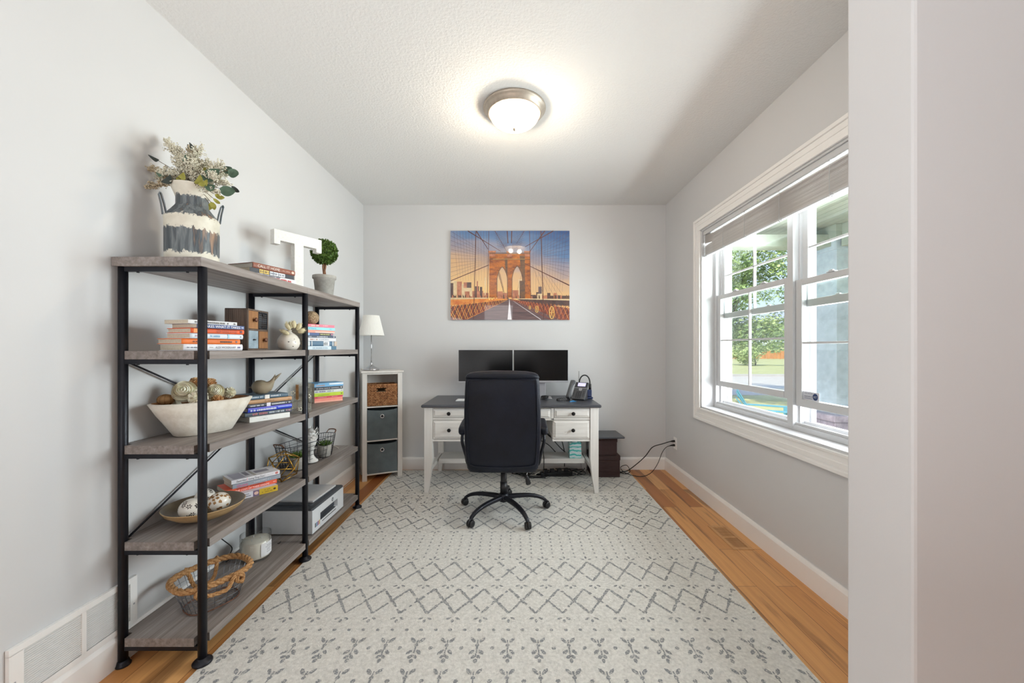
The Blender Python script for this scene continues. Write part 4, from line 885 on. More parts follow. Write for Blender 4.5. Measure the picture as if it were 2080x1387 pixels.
g = MB(MBd); g.cyl((-.050, -.006, .040), (-.060, -.008, .040), .005, .0008, 8); g.build('beak', 'olive_grey_ceramic', bd)
# square glass holder with pressed flowers
MG = T(-1.335, 2.425, Z3) @ RZ(R(36)); a_ = .060; H_ = .205
gv = thing('glass_candle_holder', 'square etched glass holder with pressed dried flowers on the third shelf', 'candle holder', (-1.335, 2.425, Z3), R(36))
g = MB(MG); g.box(-a_, a_, -a_, a_, 0, .012); t = .004
for M3 in (ID, RZ(R(90)), RZ(R(180)), RZ(R(270))): g.box(-a_, a_, -a_, -a_ + t, .012, H_, 0, M3)
g.build('glass_walls', 'etched_glass', gv, bevel=.0008)
g = MB(MG)
for sx, sgn in ((-.018, 1), (.03, 1)):
    for k in range(9):
        for s_ in (-1, 1): g.add([(sx, -a_ - .0006, .075 + k * .010), (sx + s_ * .009, -a_ - .0006, .083 + k * .010), (sx + s_ * .006, -a_ - .0006, .098 + k * .009), (sx, -a_ - .0006, .086 + k * .010)], [(0, 1, 2, 3)])
    break
g.box(-.0185, -.0175, -a_ - .0008, -a_, .01, .15)
g.build('pressed_fern', 'brown_pod', gv)
g = MB(MG)
for fx, fz in ((.02, .05), (-.04, .12), (.03, .15), (.045, .095), (-.05, .03), (.0, .02)):
    for k in range(5): a = k * 1.2566; g.prism([(fx + .009 * math.cos(a) + .004 * math.cos(b), fz + .009 * math.sin(a) + .004 * math.sin(b)) for b in [i * 1.0472 for i in range(6)]], 0, .0005, 0, T(0, -a_ - .0001, 0) @ RX(R(90)))
for fy, fz in ((.02, .06), (-.03, .13), (.035, .15), (-.01, .03)):
    for k in range(5): a = k * 1.2566; g.prism([(fy + .009 * math.cos(a) + .004 * math.cos(b), fz + .009 * math.sin(a) + .004 * math.sin(b)) for b in [i * 1.0472 for i in range(6)]], 0, .0005, 0, T(a_ + .0006, 0, 0) @ RZ(R(90)) @ RX(R(90)))
g.build('pressed_flowers', 'wood_shaving', gv)
# ------------------------------------------------------------------ fourth shelf objects
Z4 = SH[3] + .0006
dx, dy_ = -1.418, 1.795
ds = thing('shallow_bowl', 'wide shallow tan bowl on the fourth shelf', 'bowl', (dx, dy_, Z4))
g = MB(T(dx, dy_, Z4)); g.lathe([(.05, 0), (.054, 0), (.06, .003), (.11, .022), (.143, .046), (.152, .062), (.154, .064), (.152, .066)], 64, c1=False); g.lathe([(.152, .066), (.148, .063), (.138, .048), (.105, .027), (.05, .011), (.001, .010)], 64, 1, c0=False)
g.build('bowl_body', ['dish_tan', 'dish_inside'], ds)
def deco(label, c_, r, kind):
    g = MB(); g.sphere(c_, (r, r, r * .94), 28); c_ = Vector(c_); rr = random.Random(kind + 3); n_ = 11 if kind != 1 else 34
    for k in range(n_):
        d = Vector((rr.uniform(-.6, 1), rr.uniform(-1, .5), rr.uniform(-.5, 1))).normalized(); u = d.orthogonal().normalized(); u = Matrix.Rotation(rr.random() * 6.28, 3, d) @ u; v = d.cross(u)
        pet = 6 if kind != 1 else 1
        for q in range(pet):
            a = 6.283 * q / pet; e = u * math.cos(a) + v * math.sin(a); l_ = r * (.26 if kind != 1 else .32); w2 = l_ * (.34 if kind != 1 else .5); f_ = d.cross(e)
            pts = [e * (l_ * .15), e * l_ * .6 + f_ * w2 * .6, e * l_, e * l_ * .6 - f_ * w2 * .6] if kind != 1 else [e * l_ * -.5, f_ * w2, e * l_ * .7, f_ * -w2]
            vs = []
            for p in pts:
                w3 = (d * r + p).normalized(); vs.append(c_ + Vector((w3.x * r, w3.y * r, w3.z * r * .94)) * 1.012)
            mid = sum(vs, Vector()) / 4; dd = (mid - c_).normalized(); mid = c_ + Vector((dd.x, dd.y, dd.z * .94)) * r * 1.014
            g.add(vs + [mid], [(0, 1, 4), (1, 2, 4), (2, 3, 4), (3, 0, 4)], 1)
    base = thing('decorative_ball', label, 'ornament', tuple(c_), 0, 'patterned balls in the shallow bowl')
    g.build('ball', ['cream_ceramic', 'chip_dark' if kind != 1 else 'brown_pod'], base)
    if kind == 2: g = MB(); g.tube([c_ + Vector((0, 0, r * .9)), c_ + Vector((.001, 0, r * 1.2)), c_ + Vector((.006, -.002, r * 1.45))], .007, 8); g.build('stem', 'brown_wood', base)
deco('white patterned ball with black flowers in front in the shallow bowl', (-1.432, 1.738, Z4 + .062), .047, 0)
deco('ivory ball covered with brown leaf print in the shallow bowl', (-1.366, 1.812, Z4 + .064), .045, 1)
deco('white gourd with a wooden stem behind the other patterned balls', (-1.462, 1.852, Z4 + .070), .041, 2)
# gold wire orb
oc = Vector((-1.366, 2.31, Z4)); ph = (1 + 5 ** .5) / 2
iv = [Vector(p).normalized() for p in [(0, s1, s2 * ph) for s1 in (-1, 1) for s2 in (-1, 1)] + [(s1, s2 * ph, 0) for s1 in (-1, 1) for s2 in (-1, 1)] + [(s2 * ph, 0, s1) for s1 in (-1, 1) for s2 in (-1, 1)]]
Rt = Matrix.Rotation(R(20.9), 3, 'X') @ Matrix.Rotation(R(12), 3, 'Z'); Rt = Matrix.Rotation(R(37), 3, 'Z') @ Matrix.Rotation(R(8), 3, 'Y')
iv = [Rt @ p for p in iv]; zmin = min(p.z for p in iv); rr_ = .092; cz = -zmin * rr_ + .003
g = MB(T(*oc) @ T(0, 0, cz))
for i in range(12):
    for k in range(i + 1, 12):
        if (iv[i] - iv[k]).length < 1.06: g.cyl(iv[i] * rr_, iv[k] * rr_, .0026, n=7)
    g.sphere(iv[i] * rr_, .0036, 8)
tag(g.build('geometric_orb', 'gold_metal', loc=tuple(oc)), 'gold wire geometric orb on the fourth shelf', 'ornament')
# wire baskets
def wire_basket(name, label, M_, z0, hx, hy, H, bx_, by_, nh, nv, mat, matr, rw=.0013, e=3.0, loc=None, rz=0):
    o = thing(name, label, 'basket', loc, rz)
    def ring(t, n_=48, sc1=1):
        a = (bx_ + (hx - bx_) * t) * sc1; b = (by_ + (hy - by_) * t) * sc1; out = []
        for i in range(n_):
            th = 2 * math.pi * i / n_; ct, st = math.cos(th), math.sin(th); out.append((a * math.copysign(abs(ct) ** (2 / e), ct), b * math.copysign(abs(st) ** (2 / e), st), z0 + H * t))
        return out
    g = MB(M_)
    for k in range(nh): g.tube(ring(k / nh), rw, 5, closed=True)
    n_ = nv; r0, r1 = ring(0, n_), ring(1, n_)
    for i in range(n_): g.cyl(r0[i], r1[i], rw, n=5)
    for i in range(-4, 5):
        x = bx_ * i / 5; yy = by_ * (1 - abs(i / 5) ** e) ** (1 / e); g.cyl((x, -yy, z0), (x, yy, z0), rw * .8, n=4)
    for i in range(-2, 3):
        y = by_ * i / 3; xx = bx_ * (1 - abs(i / 3) ** e) ** (1 / e); g.cyl((-xx, y, z0), (xx, y, z0), rw * .8, n=4)
    g.build('wire_body', mat, o)
    return o, ring
Mk = T(-1.425, 2.69, Z4) @ RZ(R(90 - 14)); wb, ring = wire_basket('wire_basket', 'long dark wire basket holding succulents on the fourth shelf', Mk, .003, .235, .085, .142, .20, .072, 5, 40, 'dark_wire', 'rust_wire', loc=(-1.425, 2.69, Z4), rz=R(76))
g = MB(Mk); g.tube(ring(1), .0022, 6, closed=True); g.build('rim', 'dark_wire', wb)
for s_ in (-1, 1):
    g = MB(Mk); pts = spline([(s_ * .228, -.035, .145), (s_ * .245, -.03, .165), (s_ * .250, 0, .170), (s_ * .245, .03, .165), (s_ * .228, .035, .145)], 5); g.tube(pts, .003, 6)
    for k in range(7): p = pts[2 + k * 2]; g.sphere(p, .0055, 6)
    g.build('handle', 'rust_wire', wb)
def succulent(label, px, Yc, r, h_, seed):
    X = (px - 1048) / F * Yc; z0 = Z4 + .005; o = thing('potted_succulent', label, 'plant', (X, Yc, z0), 0, 'potted succulents in the wire basket')
    g = MB(T(X, Yc, z0)); g.lathe([(r * .78, 0), (r * .85, .002), (r * .98, h_ * .8), (r, h_), (r * .9, h_), (r * .85, h_ * .85), (.001, h_ * .84)], 28); g.build('pot', 'concrete', o)
    rr = random.Random(seed); g = MB(T(X, Yc, z0 + h_))
    for i in range(70):
        a, b = rr.random() * 6.283, rr.uniform(.15, 1.35); d = Vector((math.cos(a) * math.cos(b), math.sin(a) * math.cos(b), math.sin(b))); p0 = Vector((math.cos(a), math.sin(a), 0)) * r * .5 * rr.random(); q = p0 + d * r * rr.uniform(.55, .9); m2 = (p0 + q) / 2
        g.tube([p0, m2, q], lambda t: .0045 * (1 - t * .8) + .0005, 5)
    g.build('foliage', 'boxwood', o)
succulent('succulent in a concrete pot at the far end of the wire basket', 659, 2.80, .046, .080, 1)
succulent('succulent in a pot at the near end of the wire basket behind the orb', 605, 2.50, .046, .078, 2)
X = (632 - 1048) / F * 2.655; fn = thing('artichoke_finial', 'white ceramic artichoke finial on a round foot in the wire basket', 'figurine', (X, 2.655, Z4 + .005))
g = MB(T(X, 2.655, Z4 + .005)); g.lathe([(.040, 0), (.044, .004), (.042, .012), (.030, .022), (.018, .04), (.014, .07), (.020, .085), (.026, .092)], 28); g.build('foot', 'white_ceramic', fn)
g = MB(T(X, 2.655, Z4 + .095)); g.sphere((0, 0, .068), (.036, .036, .072), 16)
for lv in range(9):
    t = lv / 8.5; zz = .012 + t * .118; rad = .042 * math.sin(math.pi * (.20 + .78 * (1 - t) ** .85) if t < 1 else 0) ** .7; n_ = max(3, int(9 * (1 - t) + 3))
    for k in range(n_):
        a = 6.283 * (k + .5 * (lv % 2)) / n_; d = Vector((math.cos(a), math.sin(a), 0)); s2 = Vector((-math.sin(a), math.cos(a), 0)); w2 = .011
        p = d * rad * .8 + Vector((0, 0, zz)); g.add([p - s2 * w2, p + s2 * w2, p + d * .010 + s2 * w2 * .7 + Vector((0, 0, .014)), p + d * .014 + Vector((0, 0, .024)), p + d * .010 - s2 * w2 * .7 + Vector((0, 0, .014)), p + d * .013 + Vector((0, 0, .010))], [(0, 1, 5), (1, 2, 5), (2, 3, 5), (3, 4, 5), (4, 0, 5)], 0)
g.build('artichoke_head', 'white_ceramic', fn)
# ------------------------------------------------------------------ bottom shelf objects
Z5 = SH[4] + .0006
Mr = T(-1.385, 1.795, Z5) @ RZ(R(90 - 31)); rb, ring = wire_basket('rope_basket', 'wire basket trimmed with thick jute rope on the bottom shelf', Mr, .003, .142, .112, .125, .098, .078, 4, 26, 'silver_wire', 'rust_wire', rw=.0011, e=2.8, loc=(-1.385, 1.795, Z5), rz=R(59))
def rope(pts, r, closed=False, twist=26):
    """three strand twisted rope"""
    g = MB(); pts = [Vector(p) for p in pts]; dense = []
    L = len(pts)
    for i in range(L if closed else L - 1):
        a, b = pts[i], pts[(i + 1) % L]; n_ = max(1, int((b - a).length / .004))
        dense += [a + (b - a) * k / n_ for k in range(n_)]
    if not closed: dense.append(pts[-1])
    N = len(dense)
    for s_ in range(3):
        out = []
        for i, p in enumerate(dense):
            d = (dense[(i + 1) % N] - dense[i - 1]) if (closed or 0 < i < N - 1) else (dense[1] - dense[0] if i == 0 else dense[-1] - dense[-2]); d.normalize()
            up = Vector((0, 0, 1)) if abs(d.z) < .85 else Vector((1, 0, 0)); x = (up - d * up.dot(d)).normalized(); y = d.cross(x)
            a = i * .004 * 2 * math.pi / (r * 5.2) + s_ * 2.094
            if closed: turns = round(N * .004 / (r * 5.2)); a = 2 * math.pi * turns * i / N + s_ * 2.094
            out.append(p + x * math.cos(a) * r * .5 + y * math.sin(a) * r * .5)
        g.tube(out, r * .58, 6, closed=closed)
    return g
rim_pts = [Mr @ Vector(p) for p in ring(1.0, 56)]
rope([p + Vector((0, 0, .002)) for p in rim_pts], .0135, True).build('rope_rim', 'jute_rope', rb)
rope(spline([Mr @ Vector(p) for p in ((-.055, .112, .128), (-.058, .110, .142), (-.050, .100, .112), (-.035, .088, .062), (.0, .080, .045), (.04, .086, .062), (.058, .1, .11), (.064, .112, .142), (.062, .116, .126))], 6), .0085).build('rope_handle', 'jute_rope', rb)
rope(spline([Mr @ Vector(p) for p in ((-.075, -.112, .125), (-.082, -.128, .118), (-.07, -.136, .105), (-.04, -.138, .098), (0, -.142, .098), (.02, -.136, .118), (.04, -.128, .140), (.066, -.124, .132), (.07, -.126, .108), (.062, -.13, .092))], 6), .0085).build('rope_handle', 'jute_rope', rb)
for (x, y) in ((-.09, -.118), (.055, -.124)):
    kn = []; 
    for i in range(26): a = 6.283 * i / 26 * 2; kn.append(Mr @ Vector((x + .014 * math.cos(a), y - .006 + .008 * math.sin(a * 1.5), .118 + .014 * math.sin(a))))
    rope(kn, .0075, True).build('rope_knot', 'jute_rope', rb)
g = MB(Mr); g.tube([(x, y, .004) for x, y, _ in ring(0.02)], .003, 6, closed=True); g.build('base_ring', 'rust_wire', rb)
# candle
cdx, cdy = -1.435, 2.172
cd = thing('jar_candle', 'large cream three wick candle in a clear glass jar on the bottom shelf', 'candle', (cdx, cdy, Z5))
M_ = T(cdx, cdy, Z5)
g = MB(M_); g.lathe([(.060, 0), (.070, .003), (.0745, .012), (.0745, .134), (.0715, .134), (.0715, .016), (.066, .012), (.001, .012)], 48); g.build('glass_jar', 'jar_glass', cd)
g = MB(M_); g.lathe([(.066, .0125), (.0712, .017), (.0712, .098), (.069, .1005), (.001, .1)], 44); g.build('wax', 'candle_wax', cd)
for k in range(3): g = MB(M_); a = k * 2.094 + .4; g.cyl((.028 * math.cos(a), .028 * math.sin(a), .1), (.028 * math.cos(a), .028 * math.sin(a), .112), .0012, n=6); g.build('wick', 'paper_white', cd)
g = MB(M_); aa = [R(-38 + i * 6) for i in range(11)]; r_ = .0749
g.rings([[(r_ * math.cos(a), r_ * math.sin(a), .024) for a in aa], [(r_ * math.cos(a), r_ * math.sin(a), .092) for a in aa]][0:2], 0, True, False, False)
g.f = g.f[:-1]; g.mi = g.mi[:-1]; g.sm = g.sm[:-1]
for i, (zz, w2) in enumerate(((.076, 3), (.068, 4), (.058, 3), (.05, 2), (.04, 3))):
    for k in range(5 - w2 // 2, 5 + w2): a = R(-38 + k * 6); g.box(r_ + .0002, r_ + .0004, -.003, .003, zz - .0012, zz + .0012, 1, RZ(a + R(3)))
g.build('label', ['paper_white', 'logo_grey'], cd)
cord('power_cord', [P(575, 1093, 2.42), P(568, 1099, 2.33) + Vector((0, 0, -.01)), P(560, 1105, 2.33), P(550, 1108, 2.31), P(545, 1106, 2.34), P(552, 1100, 2.40), P(566, 1096, 2.44)], .0026, 'black_rubber', 'black cord looped on the bottom shelf beside the candle')
cord('power_cord', [P(405, 1062, 2.06), P(420, 1075, 2.06), P(441, 1088, 2.06), P(455, 1098, 2.1), P(471, 1112, 2.15), P(466, 1127, 2.14), P(458, 1142, 2.10), (-1.56, 2.2, Z5 + .01)], .0026, 'black_rubber', 'black cord hanging down the wall behind the rope basket')
# printer
pxn, pxf, py0, py1, pz = -1.562, -1.252, 2.424, 2.858, Z5
pr_ = thing('printer', 'white inkjet printer with dark grey lid on the bottom shelf', 'printer', (pxf, py0, pz))
g = MB(); Hh = .150
def rrect(x0, x1, y0, y1, r, n_=5):
    out = []
    for cx2, cy2, a0 in ((x1 - r, y1 - r, 0), (x0 + r, y1 - r, 90), (x0 + r, y0 + r, 180), (x1 - r, y0 + r, 270)):
        for i in range(n_ + 1): a = R(a0 + 90 * i / n_); out.append((cx2 + r * math.cos(a), cy2 + r * math.sin(a)))
    return out
def lid(g, levels, x0, x1, y0, y1, r, mat=0): g.rings([[(x, y, z) for x, y in rrect(x0 + i, x1 - i, y0 + i, y1 - i, r)] for z, i in levels], mat, False)
# body built around the tray slot
s0, s1, h0, h1 = py0 + .10, py0 + .345, pz + .050, pz + .098
g.box(pxn, pxf - .03, py0, py1, pz + .006, pz + Hh); g.box(pxf - .031, pxf, py0, s0, pz + .006, pz + Hh); g.box(pxf - .031, pxf, s1, py1, pz + .006, pz + Hh); g.box(pxf - .031, pxf, s0, s1, pz + .006, h0); g.box(pxf - .031, pxf, s0, s1, h1, pz + Hh)
g.box(pxn + .02, pxf - .02, py0 + .02, py0 + .05, pz, pz + .006, 1); g.box(pxn + .02, pxf - .02, py1 - .05, py1 - .02, pz, pz + .006, 1)
g.build('body', ['printer_white', 'printer_grey'], pr_, bevel=.004)
g = MB(); g.box(pxf - .0295, pxf - .027, s0, s1, h0, h1); g.add([(pxf - .028, s0 + .01, h0 + .003), (pxf - .002, s0 + .01, h0 + .001), (pxf - .002, s1 - .03, h0 + .001), (pxf - .028, s1 - .03, h0 + .012)], [(0, 1, 2, 3)]); g.build('output_tray', 'printer_grey', pr_)
g = MB(); g.box(pxf, pxf + .0006, s0 + .02, s1 - .03, h0 - .015, h0 - .009); g.build('tray_slot', 'printer_grey', pr_)
g = MB(); lid(g, [(pz + Hh, 0), (pz + Hh + .010, .001), (pz + Hh + .013, .003)], pxn, pxf, py0, py1, .012); g.build('top_frame', 'printer_grey', pr_)
g = MB(); lid(g, [(pz + Hh + .0132, 0), (pz + Hh + .020, .001), (pz + Hh + .022, .004)], pxn + .012, pxf - .028, py0 + .045, py1 - .03, .012); g.build('scanner_lid', 'printer_grey', pr_)
LM = Matrix(((0, 0, 1, pxf), (1, 0, 0, py0 + .265), (0, 1, 0, pz + .122), (0, 0, 0, 1)))
g = MB(LM); g.lathe([(.0135, 0), (.0135, .0006)], 28, 0); g.text('hp', .0125, T(0, .001, .0009), 1, width=.017); g.build('logo', ['logo_grey', 'printer_white'], pr_)
for i, mt in enumerate(('ink_black', 'ink_cyan', 'ink_magenta', 'ink_yellow')): g = MB(); y = py0 + .030 + i * .0165; g.box(pxf, pxf + .0008, y, y + .0105, pz + .034, pz + .060); g.build('ink_window', mt, pr_)
g = MB(T(-1.392, 2.655, pz + Hh + .0225) @ RZ(R(-1.5))); 
for i, (q, s3) in enumerate(((.0, 0), (.0028, .002), (.0056, -.002), (.0084, .001))): g.box(-.107 + s3, .107 + s3, -.15 + s3, .15 - s3, q, q + .0026)
tag(g.build('paper_stack', 'paper_white', loc=T(-1.392, 2.655, pz + Hh + .0225)), 'short stack of white paper lying on the printer lid', 'paper')
plain('white_cord', (222, 218, 208), .6, var=3)
cord('white_cord', [(-1.36, 3.02, Z4 + .004), (-1.42, 3.06, Z4 + .015), (-1.50, 3.06, Z4 + .03), (-1.55, 3.02, Z4 + .06), (-1.57, 2.99, Z4 + .02), (-1.50, 3.0, Z4 + .004), (-1.44, 3.05, Z4 + .004)], .003, 'white_cord', 'white cord coiled at the far end of the fourth shelf')
# ------------------------------------------------------------------ narrow cabinet in the corner
cth = math.atan2(.158, .333); fx0, fy0 = -1.457, 3.735; CW, CD, CH = .3686, .255, 1.05
MC = T(fx0, fy0, 0) @ RZ(cth)      # local x along the front, y to the back
cab = thing('shelf_tower', 'narrow white wooden storage tower standing in the back corner', 'cabinet', (fx0, fy0, 0), cth)
g = MB(MC); g.box(-.012, CW + .012, -.014, CD + .004, CH - .018, CH); g.build('top_board', 'white_wood', cab, bevel=.003)
for x in (0, CW - .042):
    for y in (0, CD - .03):
        g = MB(MC); g.box(x, x + .042, y, y + .03, 0, CH - .0185); g.build('leg', 'white_wood', cab, bevel=.002)
for x in (.004, CW - .016):
    g = MB(MC); g.box(x, x + .012, .0305, CD - .0305, .05, CH - .019); g.build('side_panel', 'white_wood', cab)
g = MB(MC); g.box(.04, CW - .04, CD - .012, CD - .006, .05, CH - .019); g.build('back_panel', 'white_wood', cab)
for z in (.052, .372, .697):
    g = MB(MC); g.box(.0165, CW - .0165, .004, CD - .013, z, z + .012); g.build('shelf', 'white_wood', cab, bevel=.001)
g = MB(MC); g.box(.042, CW - .042, .002, .018, CH - .035, CH - .0185); g.build('top_rail', 'white_wood', cab, bevel=.001)
# woven basket
zb = .7095; bk = thing('woven_basket', 'brown woven hyacinth basket on the top shelf of the white tower', 'basket', tuple(MC @ Vector((CW / 2, .1, zb))), cth)
bx0, bx1, by0_, by1_, bh = .048, CW - .048, .008, .20, .205
g = MB(MC); rr = random.Random(2)
def weave(g, p0, du, L, z0, H, nrm, hole=None):
    nr = int(H / .0115)
    for r_ in range(nr):
        z = z0 + (r_ + .5) * H / nr; n_ = int(L / .022); 
        for k in range(n_ + 1):
            a = (k - .5 * (r_ % 2)) * L / n_; b = a + L / n_ * .96; a = max(0, a); b = min(L, b)
            if b - a < .006: continue
            m2 = (a + b) / 2
            if hole and hole[0] < m2 < hole[1] and hole[2] < z < hole[3]: continue
            pa, pm, pb = [p0 + du * q + nrm * o + Vector((0, 0, z)) for q, o in ((a, .001), (m2, .0055), (b, .001))]
            g.tube([pa, (pa + pm) / 2 + nrm * .0022, pm, (pb + pm) / 2 + nrm * .0022, pb], .0052, 6)
hole = (.085, .165, bh - .062, bh - .030)
V3 = Vector
g.box(bx0 + .004, bx0 + .007, by0_ + .004, by1_ - .004, zb + .003, zb + bh - .004, 1); g.box(bx1 - .007, bx1 - .004, by0_ + .004, by1_ - .004, zb + .003, zb + bh - .004, 1); g.box(bx0 + .004, bx1 - .004, by1_ - .007, by1_ - .004, zb + .003, zb + bh - .004, 1); g.box(bx0 + .004, bx1 - .004, by0_ + .004, by1_ - .004, zb + .001, zb + .004, 1)
g.box(bx0 + .004, bx0 + .085, by0_ + .006, by0_ + .008, zb + .003, zb + bh - .004, 1); g.box(bx0 + .165, bx1 - .004, by0_ + .006, by0_ + .008, zb + .003, zb + bh - .004, 1); g.box(bx0 + .08, bx0 + .17, by0_ + .006, by0_ + .008, zb + .003, zb + bh - .062, 1)
weave(g, V3((bx0, by0_ + .006, zb)), V3((1, 0, 0)), bx1 - bx0, .003, bh - .010, V3((0, -1, 0)), hole)
weave(g, V3((bx1 - .006, by0_, zb)), V3((0, 1, 0)), by1_ - by0_, .003, bh - .010, V3((1, 0, 0)))
weave(g, V3((bx0 + .006, by1_, zb)), V3((0, -1, 0)), by1_ - by0_, .003, bh - .010, V3((-1, 0, 0)))
g.build('basket_body', ['hyacinth_weave', 'stem_brown'], bk)
g = MB(MC); g.tube([(bx0 + .002, by0_ + .004, zb + bh), (bx1 - .002, by0_ + .004, zb + bh), (bx1 - .002, by1_ - .004, zb + bh), (bx0 + .002, by1_ - .004, zb + bh)], .007, 8, closed=True); g.build('rim', 'hyacinth_weave', bk)
for lb, z0, h_ in (('grey fabric bin on the middle shelf of the white tower', .3845, .295), ('grey fabric bin on the lowest shelf of the white tower', .0645, .290)):
    o = thing('fabric_bin', lb, 'storage bin', tuple(MC @ Vector((CW / 2, .1, z0))), cth, 'fabric bins in the white tower')
    x0, x1, y0, y1 = .047, CW - .047, .006, .215
    g = MB(MC); t = .004; vs = []; n_ = 12
    front = []
    for j in range(n_ + 1):
        zz = z0 + h_ * j / n_
        for i in range(n_ + 1):
            u = i / n_; sag = -.014 * (math.sin(math.pi * u)) ** .8 * (j / n_) ** 3; bul = -.004 * math.sin(math.pi * u) * math.sin(math.pi * j / n_)
            front.append((x0 + (x1 - x0) * u, y0 + bul, zz + sag))
    g.add(front, [(j * (n_ + 1) + i, j * (n_ + 1) + i + 1, (j + 1) * (n_ + 1) + i + 1, (j + 1) * (n_ + 1) + i) for j in range(n_) for i in range(n_)], 0, True)
    g.add([(a, b + t, c2) for a, b, c2 in front], [(j * (n_ + 1) + i, (j + 1) * (n_ + 1) + i, (j + 1) * (n_ + 1) + i + 1, j * (n_ + 1) + i + 1) for j in range(n_) for i in range(n_)], 0, True)
    g.box(x0, x0 + t, y0 + .003, y1, z0, z0 + h_); g.box(x1 - t, x1, y0 + .003, y1, z0, z0 + h_); g.box(x0, x1, y1 - t, y1, z0, z0 + h_); g.box(x0, x1, y0 + .003, y1, z0, z0 + .003)
    g.build('bin_body', 'grey_fabric', o)
    g = MB(MC @ T((x0 + x1) / 2 - .004, y0 - .004, z0 + h_ - .068) @ RX(R(90))); g.lathe([(.011, 0), (.012, .003), (.016, .004), (.0195, .003), (.0205, 0)], 28, c0=False, c1=False); g.prism([(.0115 * math.cos(a * .5236), .0115 * math.sin(a * .5236)) for a in range(12)], .0002, .0006, 1); g.build('grommet', ['chrome', 'dark_inside'], o)
# table lamp
lp = MC @ Vector((.115, .17, CH)); lx, ly = -1.437, 3.915; zl = CH + .0006
lamp = thing('table_lamp', 'small table lamp with pleated white shade on the white tower', 'lamp', (lx, ly, zl))
M_ = T(lx, ly, zl)
g = MB(M_); g.lathe([(.074, 0), (.077, .004), (.077, .012), (.073, .018), (.060, .024), (.036, .036), (.018, .050), (.010, .060), (.009, .072), (.013, .076), (.009, .080)], 40); g.build('base', 'chrome', lamp)
g = MB(M_); g.cyl((0, 0, .07), (0, 0, .40), .0055, n=14); g.sphere((0, 0, .355), .011, 12); g.build('stem', 'chrome', lamp)
rs = []
N_ = 120
for z, r_ in ((.345, .120), (.348, .1205), (.54, .0745), (.543, .074)): rs.append([((r_ + .0018 * (k % 2)) * math.cos(2 * math.pi * k / N_), (r_ + .0018 * (k % 2)) * math.sin(2 * math.pi * k / N_), z) for k in range(N_)])
g = MB(M_); g.rings(rs, 0, False, False, False); g.rings([[(x * .985, y * .985, z) for x, y, z in r_] for r_ in rs[::-1]], 0, False, False, False); g.build('lamp_shade', 'lampshade_white', lamp)
g = MB(M_)
for k in range(3): a = k * 2.094; g.cyl((0, 0, .50), (.086 * math.cos(a), .086 * math.sin(a), .50), .0014, n=6)
g.build('shade_spider', 'chrome', lamp)
g = MB(M_); g.tube(spline([(-.07, .02, .004), (-.10, .03, .004), (-.125, .06, -.02), (-.125, .10, -.35), (-.12, .12, -.85), (-.122, .05, -1.02), (-.125, -.15, -1.045), (-.122, -.45, -1.045)], 6), .0028, 7); g.build('lamp_cord', 'white_cord', lamp)

# ------------------------------------------------------------------ desk
DX0, DX1, DY0, DY1, DH = -.822, .742, 3.40, 4.10, .7795
dk = thing('desk', 'whitewashed writing desk with dark grey top against the back wall', 'desk', (-.04, DY0, 0))
g = MB(); g.box(DX0, DX1, DY0, DY1, DH - .026, DH); g.build('desk_top', 'desk_dark_top', dk, bevel=.012, segs=4)
LX0, LX1, LY0, LY1 = -.798, .718, 3.42, 4.09; zb_ = RT + .0006
def leg(x, y, sx, front=True):
    w_ = .072 if front else .055; g = MB()
    def ring(z, wi, cx_): return [(cx_ - wi, y, z), (cx_ + wi, y, z), (cx_ + wi, y + wi * 2, z), (cx_ - wi, y + wi * 2, z)]
    o_ = x + sx * w_ / 2; zf = zb_ if y < RY1 - .07 and RX0 < x < RX1 else .0006
    g.rings([ring(zf, .0175, x + sx * .0175), ring(.15, .028, x + sx * .028), ring(.30, w_ / 2, o_), ring(DH - .0265, w_ / 2, o_)], 0, False)
    return g.build('leg', 'desk_leg_whitewash', dk, bevel=.002)
leg(LX0, LY0, 1); leg(LX1, LY0, -1); leg(LX0, LY1 - .056, 1, False); leg(LX1, LY1 - .056, -1, False)
case = MB(); zt_ = DH - .0265; zm = .645; zl_ = .458
ix0, ix1 = LX0 + .0725, LX1 - .0725; px_l, px_r = -.398, .318
fy = LY0 + .008
for a, b in ((ix0, px_l), (px_r, ix1)):
    case.box(a, b, fy + .012, LY1 - .02, zl_, zl_ + .016); case.box(a, b, LY1 - .035, LY1 - .02, zl_, zt_)
    for x in (a, b - .014): case.box(x, x + .014, fy + .012, LY1 - .02, zl_, zt_)
    case.box(a, b, fy, fy + .03, zl_, zl_ + .018); case.box(a, b, fy, fy + .03, zm, zm + .018)
case.box(px_l, px_r, fy, fy + .03, zm - .004, zm + .014); case.box(ix0, ix1, fy, fy + .03, zt_ - .008, zt_); case.box(px_l, px_r, LY1 - .035, LY1 - .02, zm, zt_); case.box(px_l, px_r, fy + .03, LY1 - .035, zm, zm + .008)
case.box(LX0 + .01, LX0 + .025, LY0 + .073, LY1 - .06, zl_, zt_); case.box(LX1 - .025, LX1 - .01, LY0 + .073, LY1 - .06, zl_, zt_)
for x in (px_l, px_r): case.box(x - .012, x + .012, fy, fy + .03, zm, zt_)
case.build('case', 'desk_whitewash', dk, bevel=.0015)
